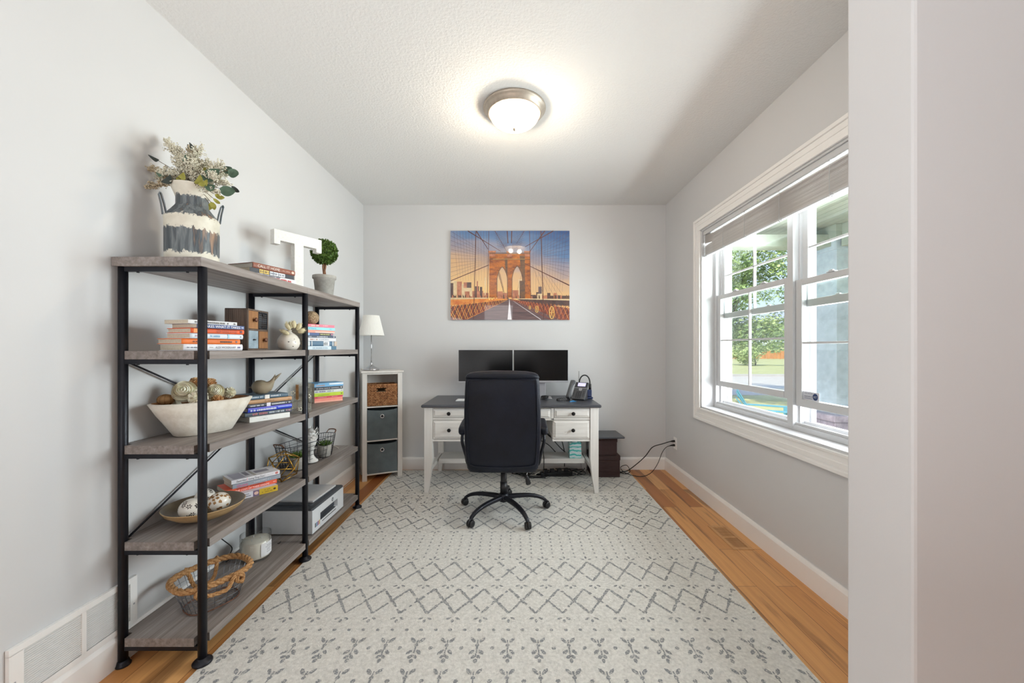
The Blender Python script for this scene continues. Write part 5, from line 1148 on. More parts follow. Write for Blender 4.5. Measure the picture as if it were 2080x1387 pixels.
def drawer(x0, x1, z0, z1, knobs):
    g = MB(); y = fy - .006
    g.box(x0, x1, y + .006, y + .024, z0, z1); b_ = .020
    # raised frame with sloped inner edge and field
    g.box(x0 + .003, x1 - .003, y + .003, y + .010, z0 + .003, z1 - .003)
    a0 = [(x0 + b_ * .5, y + .003, z0 + b_ * .5), (x1 - b_ * .5, y + .003, z0 + b_ * .5), (x1 - b_ * .5, y + .003, z1 - b_ * .5), (x0 + b_ * .5, y + .003, z1 - b_ * .5)]
    a1 = [(x0 + b_, y - .003, z0 + b_), (x1 - b_, y - .003, z0 + b_), (x1 - b_, y - .003, z1 - b_), (x0 + b_, y - .003, z1 - b_)]
    g.rings([a0, a1], 0, False, True, True)
    o = g.build('drawer', 'desk_whitewash', dk, bevel=.0012)
    for kx in knobs:
        g = MB(); g.lathe([(.008, 0), (.007, .005), (.0055, .012), (.0065, .017), (.0155, .021), (.0165, .026), (.013, .031), (.001, .032)], 20, 0, T(kx, y - .003, (z0 + z1) / 2) @ RX(R(90))); g.build('knob', 'oiled_bronze', o)
zu0, zu1, zw0, zw1 = zm + .021, zt_ - .011, zl_ + .022, zm - .004
drawer(ix0 + .003, px_l - .015, zu0, zu1, [-.580]); drawer(px_r + .015, ix1 - .003, zu0, zu1, [.496])
drawer(ix0 + .003, px_l - .004, zw0, zw1, [-.578]); drawer(px_r + .006, ix1 - .003, zw0, zw1, [.494])
drawer(px_l + .015, -.045, zu0 - .006, zu1, [-.21]); drawer(-.035, px_r - .015, zu0 - .006, zu1, [.13])
g = MB(); g.box(LX0 + .056, LX1 - .056, 3.79, 4.04, .162, .206); g.build('lower_shelf', 'desk_whitewash', dk, bevel=.002)
for x in (LX0 + .012, LX1 - .040):
    g = MB(); g.box(x, x + .028, LY0 + .058, LY1 - .05, .165, .20); g.build('side_stretcher', 'desk_whitewash', dk, bevel=.002)
# monitors
def monitor(label, xc, yc, tilt, bez):
    o = thing('monitor', label, 'monitor', (xc, yc + .06, DH + .0006), R(tilt), 'pair of black monitors on the desk'); M_ = T(xc, yc, 0) @ RZ(R(tilt)); w_ = .266
    z0, z1 = .936, 1.254
    g = MB(M_); g.box(-w_, w_, 0, .006, z0, z1); g.box(-w_ + .06, w_ - .06, .006, .032, z0 + .05, z1 - .06); g.box(-w_, w_, -.003, .004, z0 - .001, z0 + bez); g.build('housing', 'silver_plastic', o, bevel=.0015)
    g = MB(M_); g.box(-w_ + .003, w_ - .003, -.0025, -.0002, z0 + bez + .0005, z1 - .003); g.build('screen', 'screen_black', o)
    g = MB(M_); g.box(-.048, .048, .040, .052, DH + .008, z0 + .14); g.box(-.03, .03, .03, .045, z0 + .07, z0 + .13); g.build('stand_neck', 'silver_plastic', o, bevel=.003)
    g = MB(M_); g.box(-.105, .105, -.065, .125, DH + .0006, DH + .008); g.build('stand_base', 'silver_plastic', o, bevel=.003)
monitor('black monitor on the desk nearer the table lamp', -.296, 3.85, 0, .010); monitor('black monitor on the desk nearer the phone', .244, 3.85, -1.2, .017)
# phone
ph_ = thing('desk_phone', 'grey office desk phone with lit display at the end of the desk', 'phone', (.60, 3.74, DH + .0006))
MP = T(.565, 3.72, DH + .0116) @ RZ(R(-34)) @ RX(R(-36))     # face plate leans back; local y = normal back, z up the face
g = MB(MP); g.box(-.050, .085, .0, .018, .0, .185); g.build('face_plate', 'phone_grey', ph_, bevel=.004)
g = MB(MP); g.box(-.048, .083, -.003, .001, .125, .183); o2 = g.build('display_panel', 'phone_dark', ph_, bevel=.002)
g = MB(MP); g.box(-.018, .062, -.0045, -.002, .138, .175); g.build('display', 'phone_screen', o2)
g = MB(MP); g.box(-.045, .080, -.003, 0, .118, .124); g.lathe([(.017, 0), (.016, .003), (.011, .0035), (.010, .002), (.001, .002)], 24, 0, T(.02, -.001, .105) @ RX(R(90))); g.build('navigation_ring', 'silver_plastic', ph_)
g = MB(MP)
for r_ in range(5):
    for c2 in range(3): g.box(-.012 + c2 * .020, .003 + c2 * .020, -.003, 0, .012 + r_ * .0145, .022 + r_ * .0145)
for r_ in range(4): g.box(.056, .068, -.003, 0, .03 + r_ * .017, .038 + r_ * .017); g.box(-.044, -.030, -.003, 0, .03 + r_ * .017, .038 + r_ * .017)
g.build('keypad', 'phone_dark', ph_, bevel=.0012)
g = MB(); MPb = T(.565, 3.72, DH + .0006) @ RZ(R(-34)); g = MB(MPb); g.prism([(.012, .0), (.108, .0), (.102, .06), (.110, .135), (.096, .137)], -.040, .075, 0, Matrix(((0, 0, 1, 0), (1, 0, 0, 0), (0, 1, 0, 0), (0, 0, 0, 1)))); g.build('phone_base', 'phone_dark', ph_, bevel=.003)
MH = MP @ T(-.078, 0, 0)
g = MB(MH); g.sup([(0, .004, -.004, .014, .012), (0, -.004, .004, .024, .020), (0, -.008, .030, .024, .017), (0, -.018, .060, .019, .013), (0, -.022, .095, .018, .012), (0, -.018, .135, .019, .013), (0, -.008, .165, .024, .017), (0, -.004, .192, .024, .018), (0, .002, .200, .016, .012)], 3, 24); g.build('handset', 'phone_grey', ph_)
g = MB(); cp = []
c0 = MH @ V3((0, 0, .0)); path = spline([c0 + V3((0, 0, .0)), (.50, 3.66, DH + .010), (.44, 3.63, DH + .009), (.385, 3.65, DH + .009), (.39, 3.70, DH + .012), (.46, 3.74, DH + .016), (.56, 3.76, DH + .02)], 30)
for i, p in enumerate(path): a = i * .9; cp.append(p + V3((0, .006 * math.cos(a), .006 * math.sin(a))))
g.tube(cp, .0022, 5); g.build('coiled_cord', 'black_rubber', ph_)
# headset on its stand
hs = thing('headset', 'black wireless headset on its charging base behind the phone', 'headset', (.70, 3.84, DH + .0006))
g = MB(); g.box(.665, .745, 3.80, 3.90, DH + .0006, DH + .018); g.box(.69, .74, 3.84, 3.88, DH + .018, DH + .085); g.build('charging_base', 'navy', hs, bevel=.006)
g = MB(); pts = [(.675 + .052 * math.cos(R(a)), 3.87, DH + .150 + .075 * math.sin(R(a))) for a in range(-20, 201, 10)]; g.tube(pts, .0065, 10); g.build('headband', 'black_plastic', hs)
g = MB(); g.cyl((.622, 3.86, DH + .09), (.622, 3.88, DH + .135), .030, .028, 20); g.build('ear_cushion', 'black_plastic', hs)
g = MB(); g.cyl((.728, 3.87, DH + .08), (.728, 3.87, DH + .14), .014, .012, 16); g.build('ear_cushion', 'black_plastic', hs)
g = MB(); g.cyl((.620, 3.88, DH + .12), (.620, 3.88, DH + .262), .0022, n=8); g.sphere((.620, 3.88, DH + .262), .003, 8); g.build('antenna', 'black_plastic', hs)
g = MB(T(.52, 3.60, DH + .0012) @ RZ(R(10))); g.prism([(-.03, -.008), (.0, .004), (.03, -.006), (.034, .010), (-.028, .014)], 0, .004); g.prism([(-.012, -.002), (.014, -.002), (.006, .012)], .004, .010)
tag(g.build('blue_clip', 'blue_plastic', loc=(.52, 3.60, DH + .0006)), 'small bright blue plastic clip on the desk in front of the phone', 'clip')
g = MB(); 
for k in range(4): a = k * .8; g.tube(spline([(.275 + .035 * math.cos(q + a), 3.765 + .022 * math.sin(q + a), DH + .014 + .006 * k + .004 * math.sin(3 * q)) for q in [i * 1.257 for i in range(6)]], 4), .0035, 6)
g.box(.255, .30, 3.75, 3.78, DH + .0082, DH + .016)
tag(g.build('cable_bundle', 'black_rubber', loc=(.275, 3.765, DH + .008)), 'small tangle of black cable on the foot of the monitor by the phone', 'cable')
kb = thing('keyboard', 'slim white keyboard on the desk behind the chair', 'keyboard', (-.35, 3.67, DH + .0006))
g = MB(); g.box(-.555, -.16, 3.62, 3.735, DH + .0006, DH + .010); g.build('keyboard_body', 'vinyl_white', kb, bevel=.003)
g = MB()
for r_ in range(5):
    for c2 in range(18): g.box(-.548 + c2 * .0212, -.530 + c2 * .0212, 3.628 + r_ * .021, 3.645 + r_ * .021, DH + .010, DH + .012)
g.build('keys', 'paper_white', kb)
# tissue box on the lower desk shelf
m = Mat('tissue_waves'); co = m.coord((1, 1, 1)); wv = m.n('ShaderNodeTexWave', Scale=9.0, Distortion=5.0); wv.bands_direction = 'Z'; wv.inputs['Detail Scale'].default_value = 1.5; m.l(co, wv.inputs['Vector'])
m.set(Base_Color=m.ramp(wv.outputs[0], [(.1, (72, 178, 176)), (.4, (150, 216, 210)), (.65, (226, 236, 234)), (.9, (196, 206, 214))]), Roughness=.5)
tb = thing('tissue_box', 'teal and white wavy tissue box on the lower shelf of the desk', 'tissue box', (.575, 3.86, .2066))
g = MB(); g.box(.518, .632, 3.805, 3.915, .2066, .350); g.build('box', 'tissue_waves', tb, bevel=.002)
g = MB(T(.575, 3.86, .350)); g.sup([(0, 0, 0, .028, .012), (.002, 0, .006, .022, .010), (-.004, .002, .012, .026, .004), (.004, 0, .018, .012, .002)], 2, 16); g.build('tissue', 'paper_white', tb)
# storage boxes beside the desk
for lb, x0, x1, y0, y1, z0, z1 in (('larger dark brown woven box on the rug beside the desk', .735, 1.018, 3.835, 4.085, RT + .001, .222), ('smaller dark brown woven box stacked on the larger one', .748, .992, 3.845, 4.08, .2226, .3945)):
    o = thing('storage_box', lb, 'storage box', ((x0 + x1) / 2, (y0 + y1) / 2, z0), 0, 'dark brown woven boxes beside the desk'); lo = z1 - .045
    g = MB(); g.box(x0 + .004, x1 - .004, y0 + .004, y1 - .004, z0, lo + .003); g.build('box', 'brown_weave', o, bevel=.003)
    g = MB(); g.box(x0, x1, y0, y1, lo, z1); g.build('lid', 'brown_weave', o, bevel=.004)
    g = MB(); zc_ = (z0 + lo) / 2 + .02; g.tube(spline([(x1 - .002, 3.94, zc_), (x1 + .014, 3.95, zc_ - .004), (x1 + .015, 3.985, zc_ - .004), (x1 - .002, 3.995, zc_)], 5), .005, 8); g.build('handle', 'black_rubber', o)
g = MB(); g.prism([(.745, 4.112), (.745, 3.80), (.752, 3.79), (1.046, 3.80), (1.055, 3.812), (1.042, 4.112)], .395, .411)
tag(g.build('flat_board', 'desk_dark_top', loc=(.9, 3.95, .395), bevel=.003), 'dark grey flat board lying on the stacked brown boxes', 'board')
# cords under the desk
rr = random.Random(21)
G = 'black cords tangled on the rug under the desk'
for i in range(6):
    x = .10 + i * .085; pts = [(.60 - .05 * i, 4.095, .36), (.55 - .06 * i, 4.09, .30 - .015 * i)]
    pts = [(x + .02, 4.07 - .01 * i, .016)]
    for k in range(5): pts.append((x + rr.uniform(-.22, .26) if k < 4 else x + .1, 3.87 + rr.uniform(-.09, .15), RT + .006 + .006 * i))
    cord('power_cord', pts, .0038, 'black_rubber', 'black cord in the tangle on the rug under the desk', None, G)
ps = thing('power_strip', 'black power strip among the cords under the desk', 'power strip', (.40, 3.90, RT + .001), R(8))
g = MB(T(.40, 3.90, RT + .001) @ RZ(R(8))); g.box(-.16, .16, -.028, .028, 0, .035); g.build('housing', 'black_plastic', ps, bevel=.004)
g = MB(T(.40, 3.90, RT + .001) @ RZ(R(8)))
for k in range(4): g.box(-.13 + k * .07, -.09 + k * .07, -.02, .02, .0355, .065)
g.build('adapter', 'black_rubber', ps, bevel=.003)
for lb, pts in (('black cord sagging from the desk down behind the chair', [(.20, 3.98, .70), (.24, 3.99, .55), (.30, 3.98, .42), (.40, 3.99, .34), (.50, 4.0, .33), (.60, 4.03, .36)]), ('black cord curving from the desk to the tissue box', [(.18, 4.0, .66), (.25, 4.02, .50), (.36, 4.01, .36), (.45, 4.0, .26), (.50, 4.0, .215)]),
                ('black cord hanging straight down beside the chair arm', [(.262, 3.70, .75), (.264, 3.70, .6), (.262, 3.76, .4), (.264, 3.775, .26), (.268, 3.772, .20), (.266, 3.775, .05)]), ('black cord dropping behind the lower desk shelf', [(.44, 4.06, .62), (.445, 4.06, .45), (.47, 4.065, .33), (.50, 4.07, .20), (.50, 4.06, .05)]),
                ('black cord arching low behind the chair to the desk shelf', [(.14, 4.0, .35), (.24, 4.0, .335), (.33, 3.99, .29), (.40, 3.985, .22)]), ('black cord running behind the brown boxes', [(.66, 4.06, .42), (.70, 4.075, .30), (.712, 4.07, .12), (.70, 4.03, .03)])):
    cord('power_cord', pts, .0042, 'black_rubber', lb)
cord('white_cord', [(.12, 3.90, .02), (.18, 3.86, .03), (.24, 3.90, .05), (.30, 3.97, .06), (.36, 4.0, .02)], .0028, 'white_cord', 'thin beige cord lying across the black cords under the desk')
# ------------------------------------------------------------------ office chair
chx, chy = -.094, 3.028; zr = RT + .001
ch = thing('office_chair', 'black leather executive office chair with its back to the room at the desk', 'office chair', (chx, chy, zr))
M_ = T(chx, chy, zr)
g = MB(M_); g.lathe([(.034, .085), (.040, .092), (.040, .135), (.032, .145), (.024, .15)], 24); g.build('hub', 'black_metal', ch)
g = MB(M_); g.lathe([(.0235, .14), (.0235, .335)], 24); g.lathe([(.0275, .14), (.0265, .235)], 24); g.build('gas_lift_cover', 'black_plastic', ch)
g = MB(M_); g.lathe([(.014, .33), (.014, .385)], 20); g.build('gas_lift', 'chrome', ch)
for k in range(5):
    a = R(13 + 72 * k); Mk = M_ @ RZ(a)
    prof_ = spline([(.03, 0, .118), (.12, 0, .118), (.21, 0, .112), (.285, 0, .094), (.330, 0, .068), (.343, 0, .050)], 5); g = MB(Mk); rs = []
    for i, p in enumerate(prof_):
        t = i / (len(prof_) - 1); ww = .022 - .010 * t; hh = .018 - .008 * t; q = prof_[min(i + 1, len(prof_) - 1)] - prof_[max(i - 1, 0)]; q.normalize(); nrm = V3((-q.z, 0, q.x))
        rs.append([p + V3((0, math.copysign(abs(math.cos(b)) ** .7, math.cos(b)) * ww, 0)) + nrm * math.copysign(abs(math.sin(b)) ** .7, math.sin(b)) * hh for b in [2 * math.pi * j / 16 for j in range(16)]])
    o = g.rings(rs).build('base_leg', 'black_metal', ch)
    yaw = R((25, -40, 60, 10, -20)[k]); Mw = Mk @ T(.343, 0, 0) @ RZ(yaw)
    g = MB(Mw); g.cyl((0, 0, .040), (0, 0, .062), .008, n=12)
    for s_ in (-1, 1):
        g.add([], []); g.lathe([(.004, 0), (.022, .001), (.0255, .005), (.0255, .015), (.022, .019), (.004, .020)], 24, 0, T(0, s_ * .003, .0265) @ RX(R(90 if s_ < 0 else -90)))
    g.tube([(.026 * math.cos(R(b)), 0, .0275 + .028 * math.sin(R(b))) for b in range(-10, 191, 20)], .007, 8)
    g.build('caster', 'black_plastic', o)
g = MB(T(chx, chy + .02, 0)); g.sup([(0, 0, .385, .20, .19), (0, 0, .392, .235, .225), (0, .0, .42, .262, .262), (0, 0, .455, .268, .272), (0, 0, .485, .258, .262), (0, 0, .502, .22, .22), (0, 0, .506, .12, .12)], 4, 48); g.build('seat', 'black_leather', ch)
g = MB(T(chx, chy, 0)); g.box(-.11, .11, -.13, .12, .362, .386); g.build('tilt_plate', 'black_metal', ch, bevel=.006)
# backrest: sections stacked upward, leaning to the camera
secs = []
for z, hw, hd, cy_ in ((.386, .215, .030, -.203), (.394, .238, .045, -.206), (.420, .252, .054, -.211), (.50, .262, .060, -.222), (.62, .268, .062, -.238), (.74, .269, .062, -.254), (.86, .266, .061, -.270), (.98, .259, .059, -.287), (1.045, .254, .057, -.297), (1.07, .251, .055, -.300)):
    secs.append((0, cy_, z, hw, hd))
g = MB(T(chx, chy, 0)); g.sup(secs, 4.5, 56); g.build('backrest', 'black_leather', ch)
g = MB(T(chx, chy, 0)); g.sup([(0, -.298, 1.058, .248, .052), (0, -.300, 1.066, .258, .062), (0, -.303, 1.085, .256, .064), (0, -.304, 1.102, .246, .055), (0, -.303, 1.112, .225, .038), (0, -.302, 1.116, .18, .018)], 4, 56)
for i, q in enumerate(g.v):   # domed top edge
    x = (q.x - chx) / .256
    if q.z > 1.08: q.z -= .016 * x * x
g.build('headrest_roll', 'black_leather', ch)
def backy(z): 
    for a, b in zip(secs, secs[1:]):
        if a[2] <= z <= b[2]: t = (z - a[2]) / (b[2] - a[2]); return a[1] + (b[1] - a[1]) * t - (a[4] + (b[4] - a[4]) * t)
    return secs[-1][1] - secs[-1][4]
g = MB(T(chx, chy, 0)); pan = []
corner = lambda x, z: (x, backy(z) - .0015 + .004 * (abs(x) / .25) ** 6, z)
path = [(-.232, 1.045), (-.238, .9), (-.242, .74), (-.238, .58), (-.232, .475), (-.22, .452), (-.17, .440), (0, .432), (.17, .440), (.22, .452), (.232, .475), (.238, .58), (.242, .74), (.238, .9), (.232, 1.045), (.2, 1.052), (0, 1.057), (-.2, 1.052)]
g.tube([corner(x, z) for x, z in spline([(a, b, 0) for a, b in path] + [(path[0][0], path[0][1], 0)], 5)[:-1] for x, z in [(x, z)]] if False else [corner(q.x, q.y) for q in spline([(a, b, 0) for a, b in path] + [(path[0][0], path[0][1], 0)], 5)[:-1]], .0042, 8, closed=True)
g.build('back_piping', 'black_leather', ch)
g = MB(T(chx, chy, 0)); rs = []
for j in range(15):
    z = .437 + (1.05 - .437) * j / 14; hw = .226 + .012 * math.sin(math.pi * j / 14); row = []
    for i in range(13):
        u = -1 + 2 * i / 12; bul = .011 * (1 - abs(u) ** 5) * (1 - abs(2 * j / 14 - 1) ** 6); row.append((u * hw, backy(z) - bul + .0035 * abs(u) ** 6, z + (.012 * u * u if j == 0 else 0)))
    rs.append(row)
g.add([p for r_ in rs for p in r_], [(j * 13 + i, j * 13 + i + 1, (j + 1) * 13 + i + 1, (j + 1) * 13 + i) for j in range(14) for i in range(12)], 0, True); g.build('back_panel', 'black_leather', ch)
for s_ in (-1, 1):
    ax = s_ * .302
    g = MB(T(chx, chy, 0)); rs = []
    for (y, w_, h_, zc_) in ((-.135, .010, .010, .655), (-.128, .024, .024, .655), (-.11, .030, .031, .660), (-.05, .031, .028, .670), (.05, .031, .026, .680), (.13, .029, .026, .684), (.17, .024, .020, .680), (.18, .010, .010, .676)):
        rs.append([(ax + math.copysign(abs(math.cos(b)) ** .6, math.cos(b)) * w_, y, zc_ + math.copysign(abs(math.sin(b)) ** .6, math.sin(b)) * h_) for b in [2 * math.pi * j / 20 for j in range(20)]])
    g.rings(rs); g.build('armrest_pad', 'black_leather', ch)
    g = MB(T(chx, chy, 0)); x1 = s_ * .300; x2 = s_ * .275
    g.tube(spline([(x1, -.12, .632), (x1, -.135, .58), (x2, -.12, .48), (x2 * .92, -.09, .40), (x2 * .5, -.05, .376)], 6), .012, 10); g.tube(spline([(x1, .14, .655), (x1, .15, .58), (x2, .13, .48), (x2 * .92, .10, .40), (x2 * .5, .06, .376)], 6), .012, 10); g.box(x1 - .012, x1 + .012, -.11, .13, .632, .652)
    g.build('armrest_frame', 'black_metal', ch)
g = MB(T(chx, chy, 0)); g.tube(spline([(.10, -.09, .372), (.17, -.16, .366), (.172, -.165, .35)], 4), .0045, 8); g.build('lever_rod', 'chrome', ch)
g = MB(T(chx + .177, chy - .165, .318) @ RY(R(-14))); g.sup([(0, 0, -.042, .012, .005), (0, 0, -.034, .019, .009), (0, 0, 0, .015, .009), (0, 0, .028, .008, .006), (0, 0, .036, .004, .004)], 2.5, 18); g.build('lever_paddle', 'black_plastic', ch)
# ------------------------------------------------------------------ wall picture (acrylic print)
AX0, AX1, AZ0, AZ1 = -.681, .558, 1.564, 2.493; AW, AH = AX1 - AX0, AZ1 - AZ0; AY = YB - .024
def mcoat(m): m.set(Coat_Weight=1.0, Coat_Roughness=.02, Coat_IOR=1.6, Roughness=.5); return m
m = mcoat(Mat('print_sky')); co = m.n('ShaderNodeTexCoord'); sp = m.n('ShaderNodeSeparateXYZ'); m.l(co.outputs['Object'], sp.inputs[0])
ns_ = m.noise(m.coord((2, 1, 7)), 1.2, 5); ad = m.n('ShaderNodeMath', operation='MULTIPLY_ADD'); m.l(ns_, ad.inputs[0]); ad.inputs[1].default_value = .35; m.l(sp.outputs[2], ad.inputs[2]); ax_ = m.n('ShaderNodeMath', operation='MULTIPLY_ADD'); m.l(sp.outputs[0], ax_.inputs[0]); ax_.inputs[1].default_value = .22; m.l(ad.outputs[0], ax_.inputs[2]); sx_ = m.n('ShaderNodeMath', operation='MULTIPLY'); sx_.inputs[1].default_value = .8; m.l(ax_.outputs[0], sx_.inputs[0])
m.set(Base_Color=m.ramp(sx_.outputs[0], [(.3, (238, 194, 120)), (.52, (216, 174, 130)), (.66, (162, 150, 158)), (.8, (92, 128, 174)), (.95, (36, 84, 146))]))
def pcol(name, lo, hi, scale=20, st=(1, 1, 1)):
    m = mcoat(Mat(name)); m.set(Base_Color=m.ramp(m.noise(m.coord(st), scale, 6, .7), [(.32, lo), (.68, hi)])); return name
pcol('print_stone', (98, 38, 4), (216, 120, 14), 11, (1, 1, 2.4)); pcol('print_stone_shade', (66, 44, 30), (126, 82, 44), 12, (1, 1, 2)); pcol('print_cable', (58, 26, 24), (100, 46, 34), 6); pcol('print_fine', (70, 62, 72), (110, 82, 80), 6)
pcol('print_deck', (62, 46, 54), (120, 90, 88), 1.0, (3, 1, 95)); pcol('print_line', (220, 214, 222), (236, 230, 232)); pcol('print_orange', (196, 92, 34), (236, 160, 70), 14); pcol('print_rust', (84, 28, 18), (160, 66, 34), 30)
pcol('print_brick', (150, 84, 60), (206, 134, 96), 30); pcol('print_pale', (206, 176, 130), (232, 206, 164), 24); pcol('print_dark', (58, 38, 38), (92, 60, 52), 24); pcol('print_gold', (226, 170, 70), (244, 208, 120), 20)
PM = ['print_sky', 'print_stone', 'print_stone_shade', 'print_cable', 'print_fine', 'print_deck', 'print_line', 'print_orange', 'print_rust', 'print_brick', 'print_pale', 'print_dark', 'print_gold', 'vinyl_white']
IX = {n_: i for i, n_ in enumerate(PM)}
LVC = [0]
def A(px, py, lv=0): return (AX0 + (px - 165) / 1507 * AW, AY - .0003 - lv * .00018 - LVC[0] * 1.4e-6, AZ1 - (py - 125) / 1133 * AH)
pic = thing('wall_picture', 'glossy bridge photograph with stone tower and cables on the back wall', 'picture', ((AX0 + AX1) / 2, YB, AZ0))
g = MB(); g.box(AX0, AX1, AY, YB - .001, AZ0, AZ1); g.build('backing_panel', 'vinyl_white', pic, bevel=.001)
g = MB()
def poly(mt, lv, *pts): LVC[0] = (LVC[0] + 1) % 120; g.add([A(min(1672, max(165, x)), min(1258, max(125, y)), lv) for x, y in pts], [tuple(range(len(pts)))], IX[mt])
def clipseg(x0, y0, x1, y1):
    t0, t1 = 0, 1; dx_, dy2 = x1 - x0, y1 - y0
    for p, q in ((-dx_, x0 - 167), (dx_, 1670 - x0), (-dy2, y0 - 127), (dy2, 1256 - y0)):
        if p == 0:
            if q < 0: return None
        else:
            r_ = q / p
            if p < 0: t0 = max(t0, r_)
            else: t1 = min(t1, r_)
    return None if t0 >= t1 else (x0 + dx_ * t0, y0 + dy2 * t0, x0 + dx_ * t1, y0 + dy2 * t1)
def ln(mt, lv, x0, y0, x1, y1, w0, w1=None):
    c_ = clipseg(x0, y0, x1, y1)
    if not c_: return
    x0, y0, x1, y1 = c_; w1 = w0 if w1 is None else w1; L = math.hypot(x1 - x0, y1 - y0)
    if L < 1: return
    LVC[0] = (LVC[0] + 1) % 120; nx, ny = -(y1 - y0) / L / 2, (x1 - x0) / L / 2; g.add([A(x0 + nx * w0, y0 + ny * w0, lv), A(x1 + nx * w1, y1 + ny * w1, lv), A(x1 - nx * w1, y1 - ny * w1, lv), A(x0 - nx * w0, y0 - ny * w0, lv)], [(0, 1, 2, 3)], IX[mt])
poly('print_sky', 0, (165, 125), (1672, 125), (1672, 1258), (165, 1258))
rr = random.Random(4)
for x, y, w_, mt in ((165, 760, 78, 'print_pale'), (165, 790, 34, 'print_dark'), (246, 770, 62, 'print_brick'), (305, 800, 50, 'print_pale'), (330, 780, 56, 'print_brick'), (372, 780, 56, 'print_dark'), (330, 850, 110, 'print_pale'), (345, 895, 60, 'print_brick'), (440, 890, 60, 'print_brick'), (474, 830, 50, 'print_dark'), (496, 765, 16, 'print_brick'), (505, 890, 72, 'print_brick'), (536, 838, 30, 'print_dark'), (580, 915, 66, 'print_brick'),
    (598, 720, 12, 'print_pale'), (755, 895, 70, 'print_brick'), (800, 915, 84, 'print_brick'), (950, 880, 80, 'print_brick'), (1025, 740, 46, 'print_pale'), (1040, 760, 46, 'print_stone_shade'), (1180, 940, 90, 'print_dark'), (1250, 905, 70, 'print_dark'), (1278, 835, 42, 'print_fine'), (1262, 925, 62, 'print_pale'), (1330, 950, 60, 'print_brick'), (1360, 945, 50, 'print_brick'), (1390, 915, 40, 'print_dark'), (1420, 950, 70, 'print_dark'), (1470, 915, 40, 'print_brick'), (1480, 945, 90, 'print_dark'), (1560, 950, 112, 'print_dark')):
    poly(mt, 1, (x, y), (x + w_, y), (x + w_, 990), (x, 990))
for k in range(60): x = rr.uniform(600, 1672) if k % 2 else rr.uniform(165, 640); poly(rr.choice(['print_dark', 'print_brick', 'print_stone_shade']), 2, (x, rr.uniform(930, 965)), (x + rr.uniform(8, 22), rr.uniform(935, 965)), (x + 20, 992), (x, 992))
# tower with two pointed arches
def arch(xl, xr, yb, yt, ys):
    xm = (xl + xr) / 2; n_ = 10; L = [(xl + (xm - xl) * (t / n_) ** 1.45, ys - (ys - yt) * math.sin(t / n_ * 1.25) / math.sin(1.25)) for t in range(n_ + 1)]; L = [(xl, yb)] + L; Rr = [(2 * xm - x, y) for x, y in L]; return L, Rr
l1, r1 = arch(753, 886, 975, 582, 740); l2, r2 = arch(944, 1075, 975, 572, 730)
def strip(side, x_edge, mt, lv=3):
    for (xa, ya), (xb, yb2) in zip(side, side[1:]): poly(mt, lv, (x_edge, ya), (xa, ya), (xb, yb2), (x_edge, yb2))
strip(l1, 655, 'print_stone'); poly('print_stone', 3, (655, 582), (820, 582), (820, 420), (655, 420))
strip(r1, 915, 'print_stone'); strip(l2, 915, 'print_stone'); poly('print_stone', 3, (820, 582), (1010, 582), (1010, 420), (820, 420)); strip(r2, 1110, 'print_stone_shade', 3); poly('print_stone', 3, (1010, 582), (1110, 582), (1110, 420), (1010, 420)); poly('print_stone', 3, (1106, 440), (1172, 440), (1184, 985), (1106, 985))
for side in (l1, r1, l2, r2):
    for (xa, ya), (xb, yb2) in zip(side, side[1:]): ln('print_stone_shade', 4, xa, ya, xb, yb2, 9)
poly('print_stone_shade', 4, (1040, 440), (1106, 440), (1110, 985), (1072, 985), (1072, 700), (1050, 560)); poly('print_stone_shade', 4, (850, 470), (886, 470), (886, 700), (860, 620))
for xa, xb, y in ((645, 740, 380), (870, 950, 385), (1095, 1180, 382)):
    poly('print_brick', 5, (xa, y), (xb, y), (xb - 4, y + 26), (xb - 14, y + 70), (xa + 14, y + 70), (xa + 4, y + 26))
for y in (404, 416, 488): ln('print_stone_shade', 5, 655, y, 1175, y, 7)
ln('print_gold', 5, 700, 484, 1110, 484, 3)
for y in range(510, 960, 17):
    for xa, xb in ((658, 750), (888, 942), (1112, 1180)): ln('print_rust', 5, xa, y + rr.uniform(-2, 2), xb, y, 1.4)
# roadway, walkway
poly('print_orange', 4, (165, 1000), (640, 985), (880, 990), (900, 996), (400, 1060), (165, 1075)); poly('print_pale', 5, (165, 975), (640, 975), (700, 986), (165, 1000)); poly('print_dark', 4, (1000, 990), (1672, 1010), (1672, 1080), (1180, 1070)); poly('print_pale', 5, (960, 984), (1672, 992), (1672, 1012), (1000, 992))
poly('print_deck', 5, (340, 1258), (904, 990), (918, 990), (1560, 1258)); poly('print_rust', 4, (165, 1085), (880, 1000), (905, 990), (340, 1258), (165, 1258)); poly('print_rust', 4, (918, 990), (1000, 1005), (1672, 1110), (1672, 1258), (1560, 1258))
poly('print_line', 6, (909, 995), (912, 995), (938, 1254), (887, 1254)); ln('print_line', 6, 960, 1018, 1310, 1254, 2, 8); ln('print_orange', 6, 372, 1248, 880, 1005, 9, 2); ln('print_rust', 6, 930, 998, 1440, 1258, 2, 9)
for k in range(46):
    t = (k / 46) ** 1.7; xa = 880 - 720 * t; y0_ = 1000 + 80 * t; y1_ = min(1256, 1008 + 330 * t)
    ln('print_orange' if k % 2 else 'print_dark', 6, xa, y0_, xa - 100 * t - 6, y1_, 1 + 6 * t); ln('print_gold' if k % 3 else 'print_dark', 6, xa - 100 * t - 6, y0_, xa, y1_, 1 + 5 * t)
    xb = 930 + 760 * t; ln('print_dark' if k % 2 else 'print_orange', 6, xb, y0_, xb + 90 * t + 6, y1_, 1 + 6 * t); ln('print_rust' if k % 2 else 'print_brick', 7, xb + 90 * t + 6, y0_ + 10 * t, xb - 10, y1_, 1 + 5 * t)
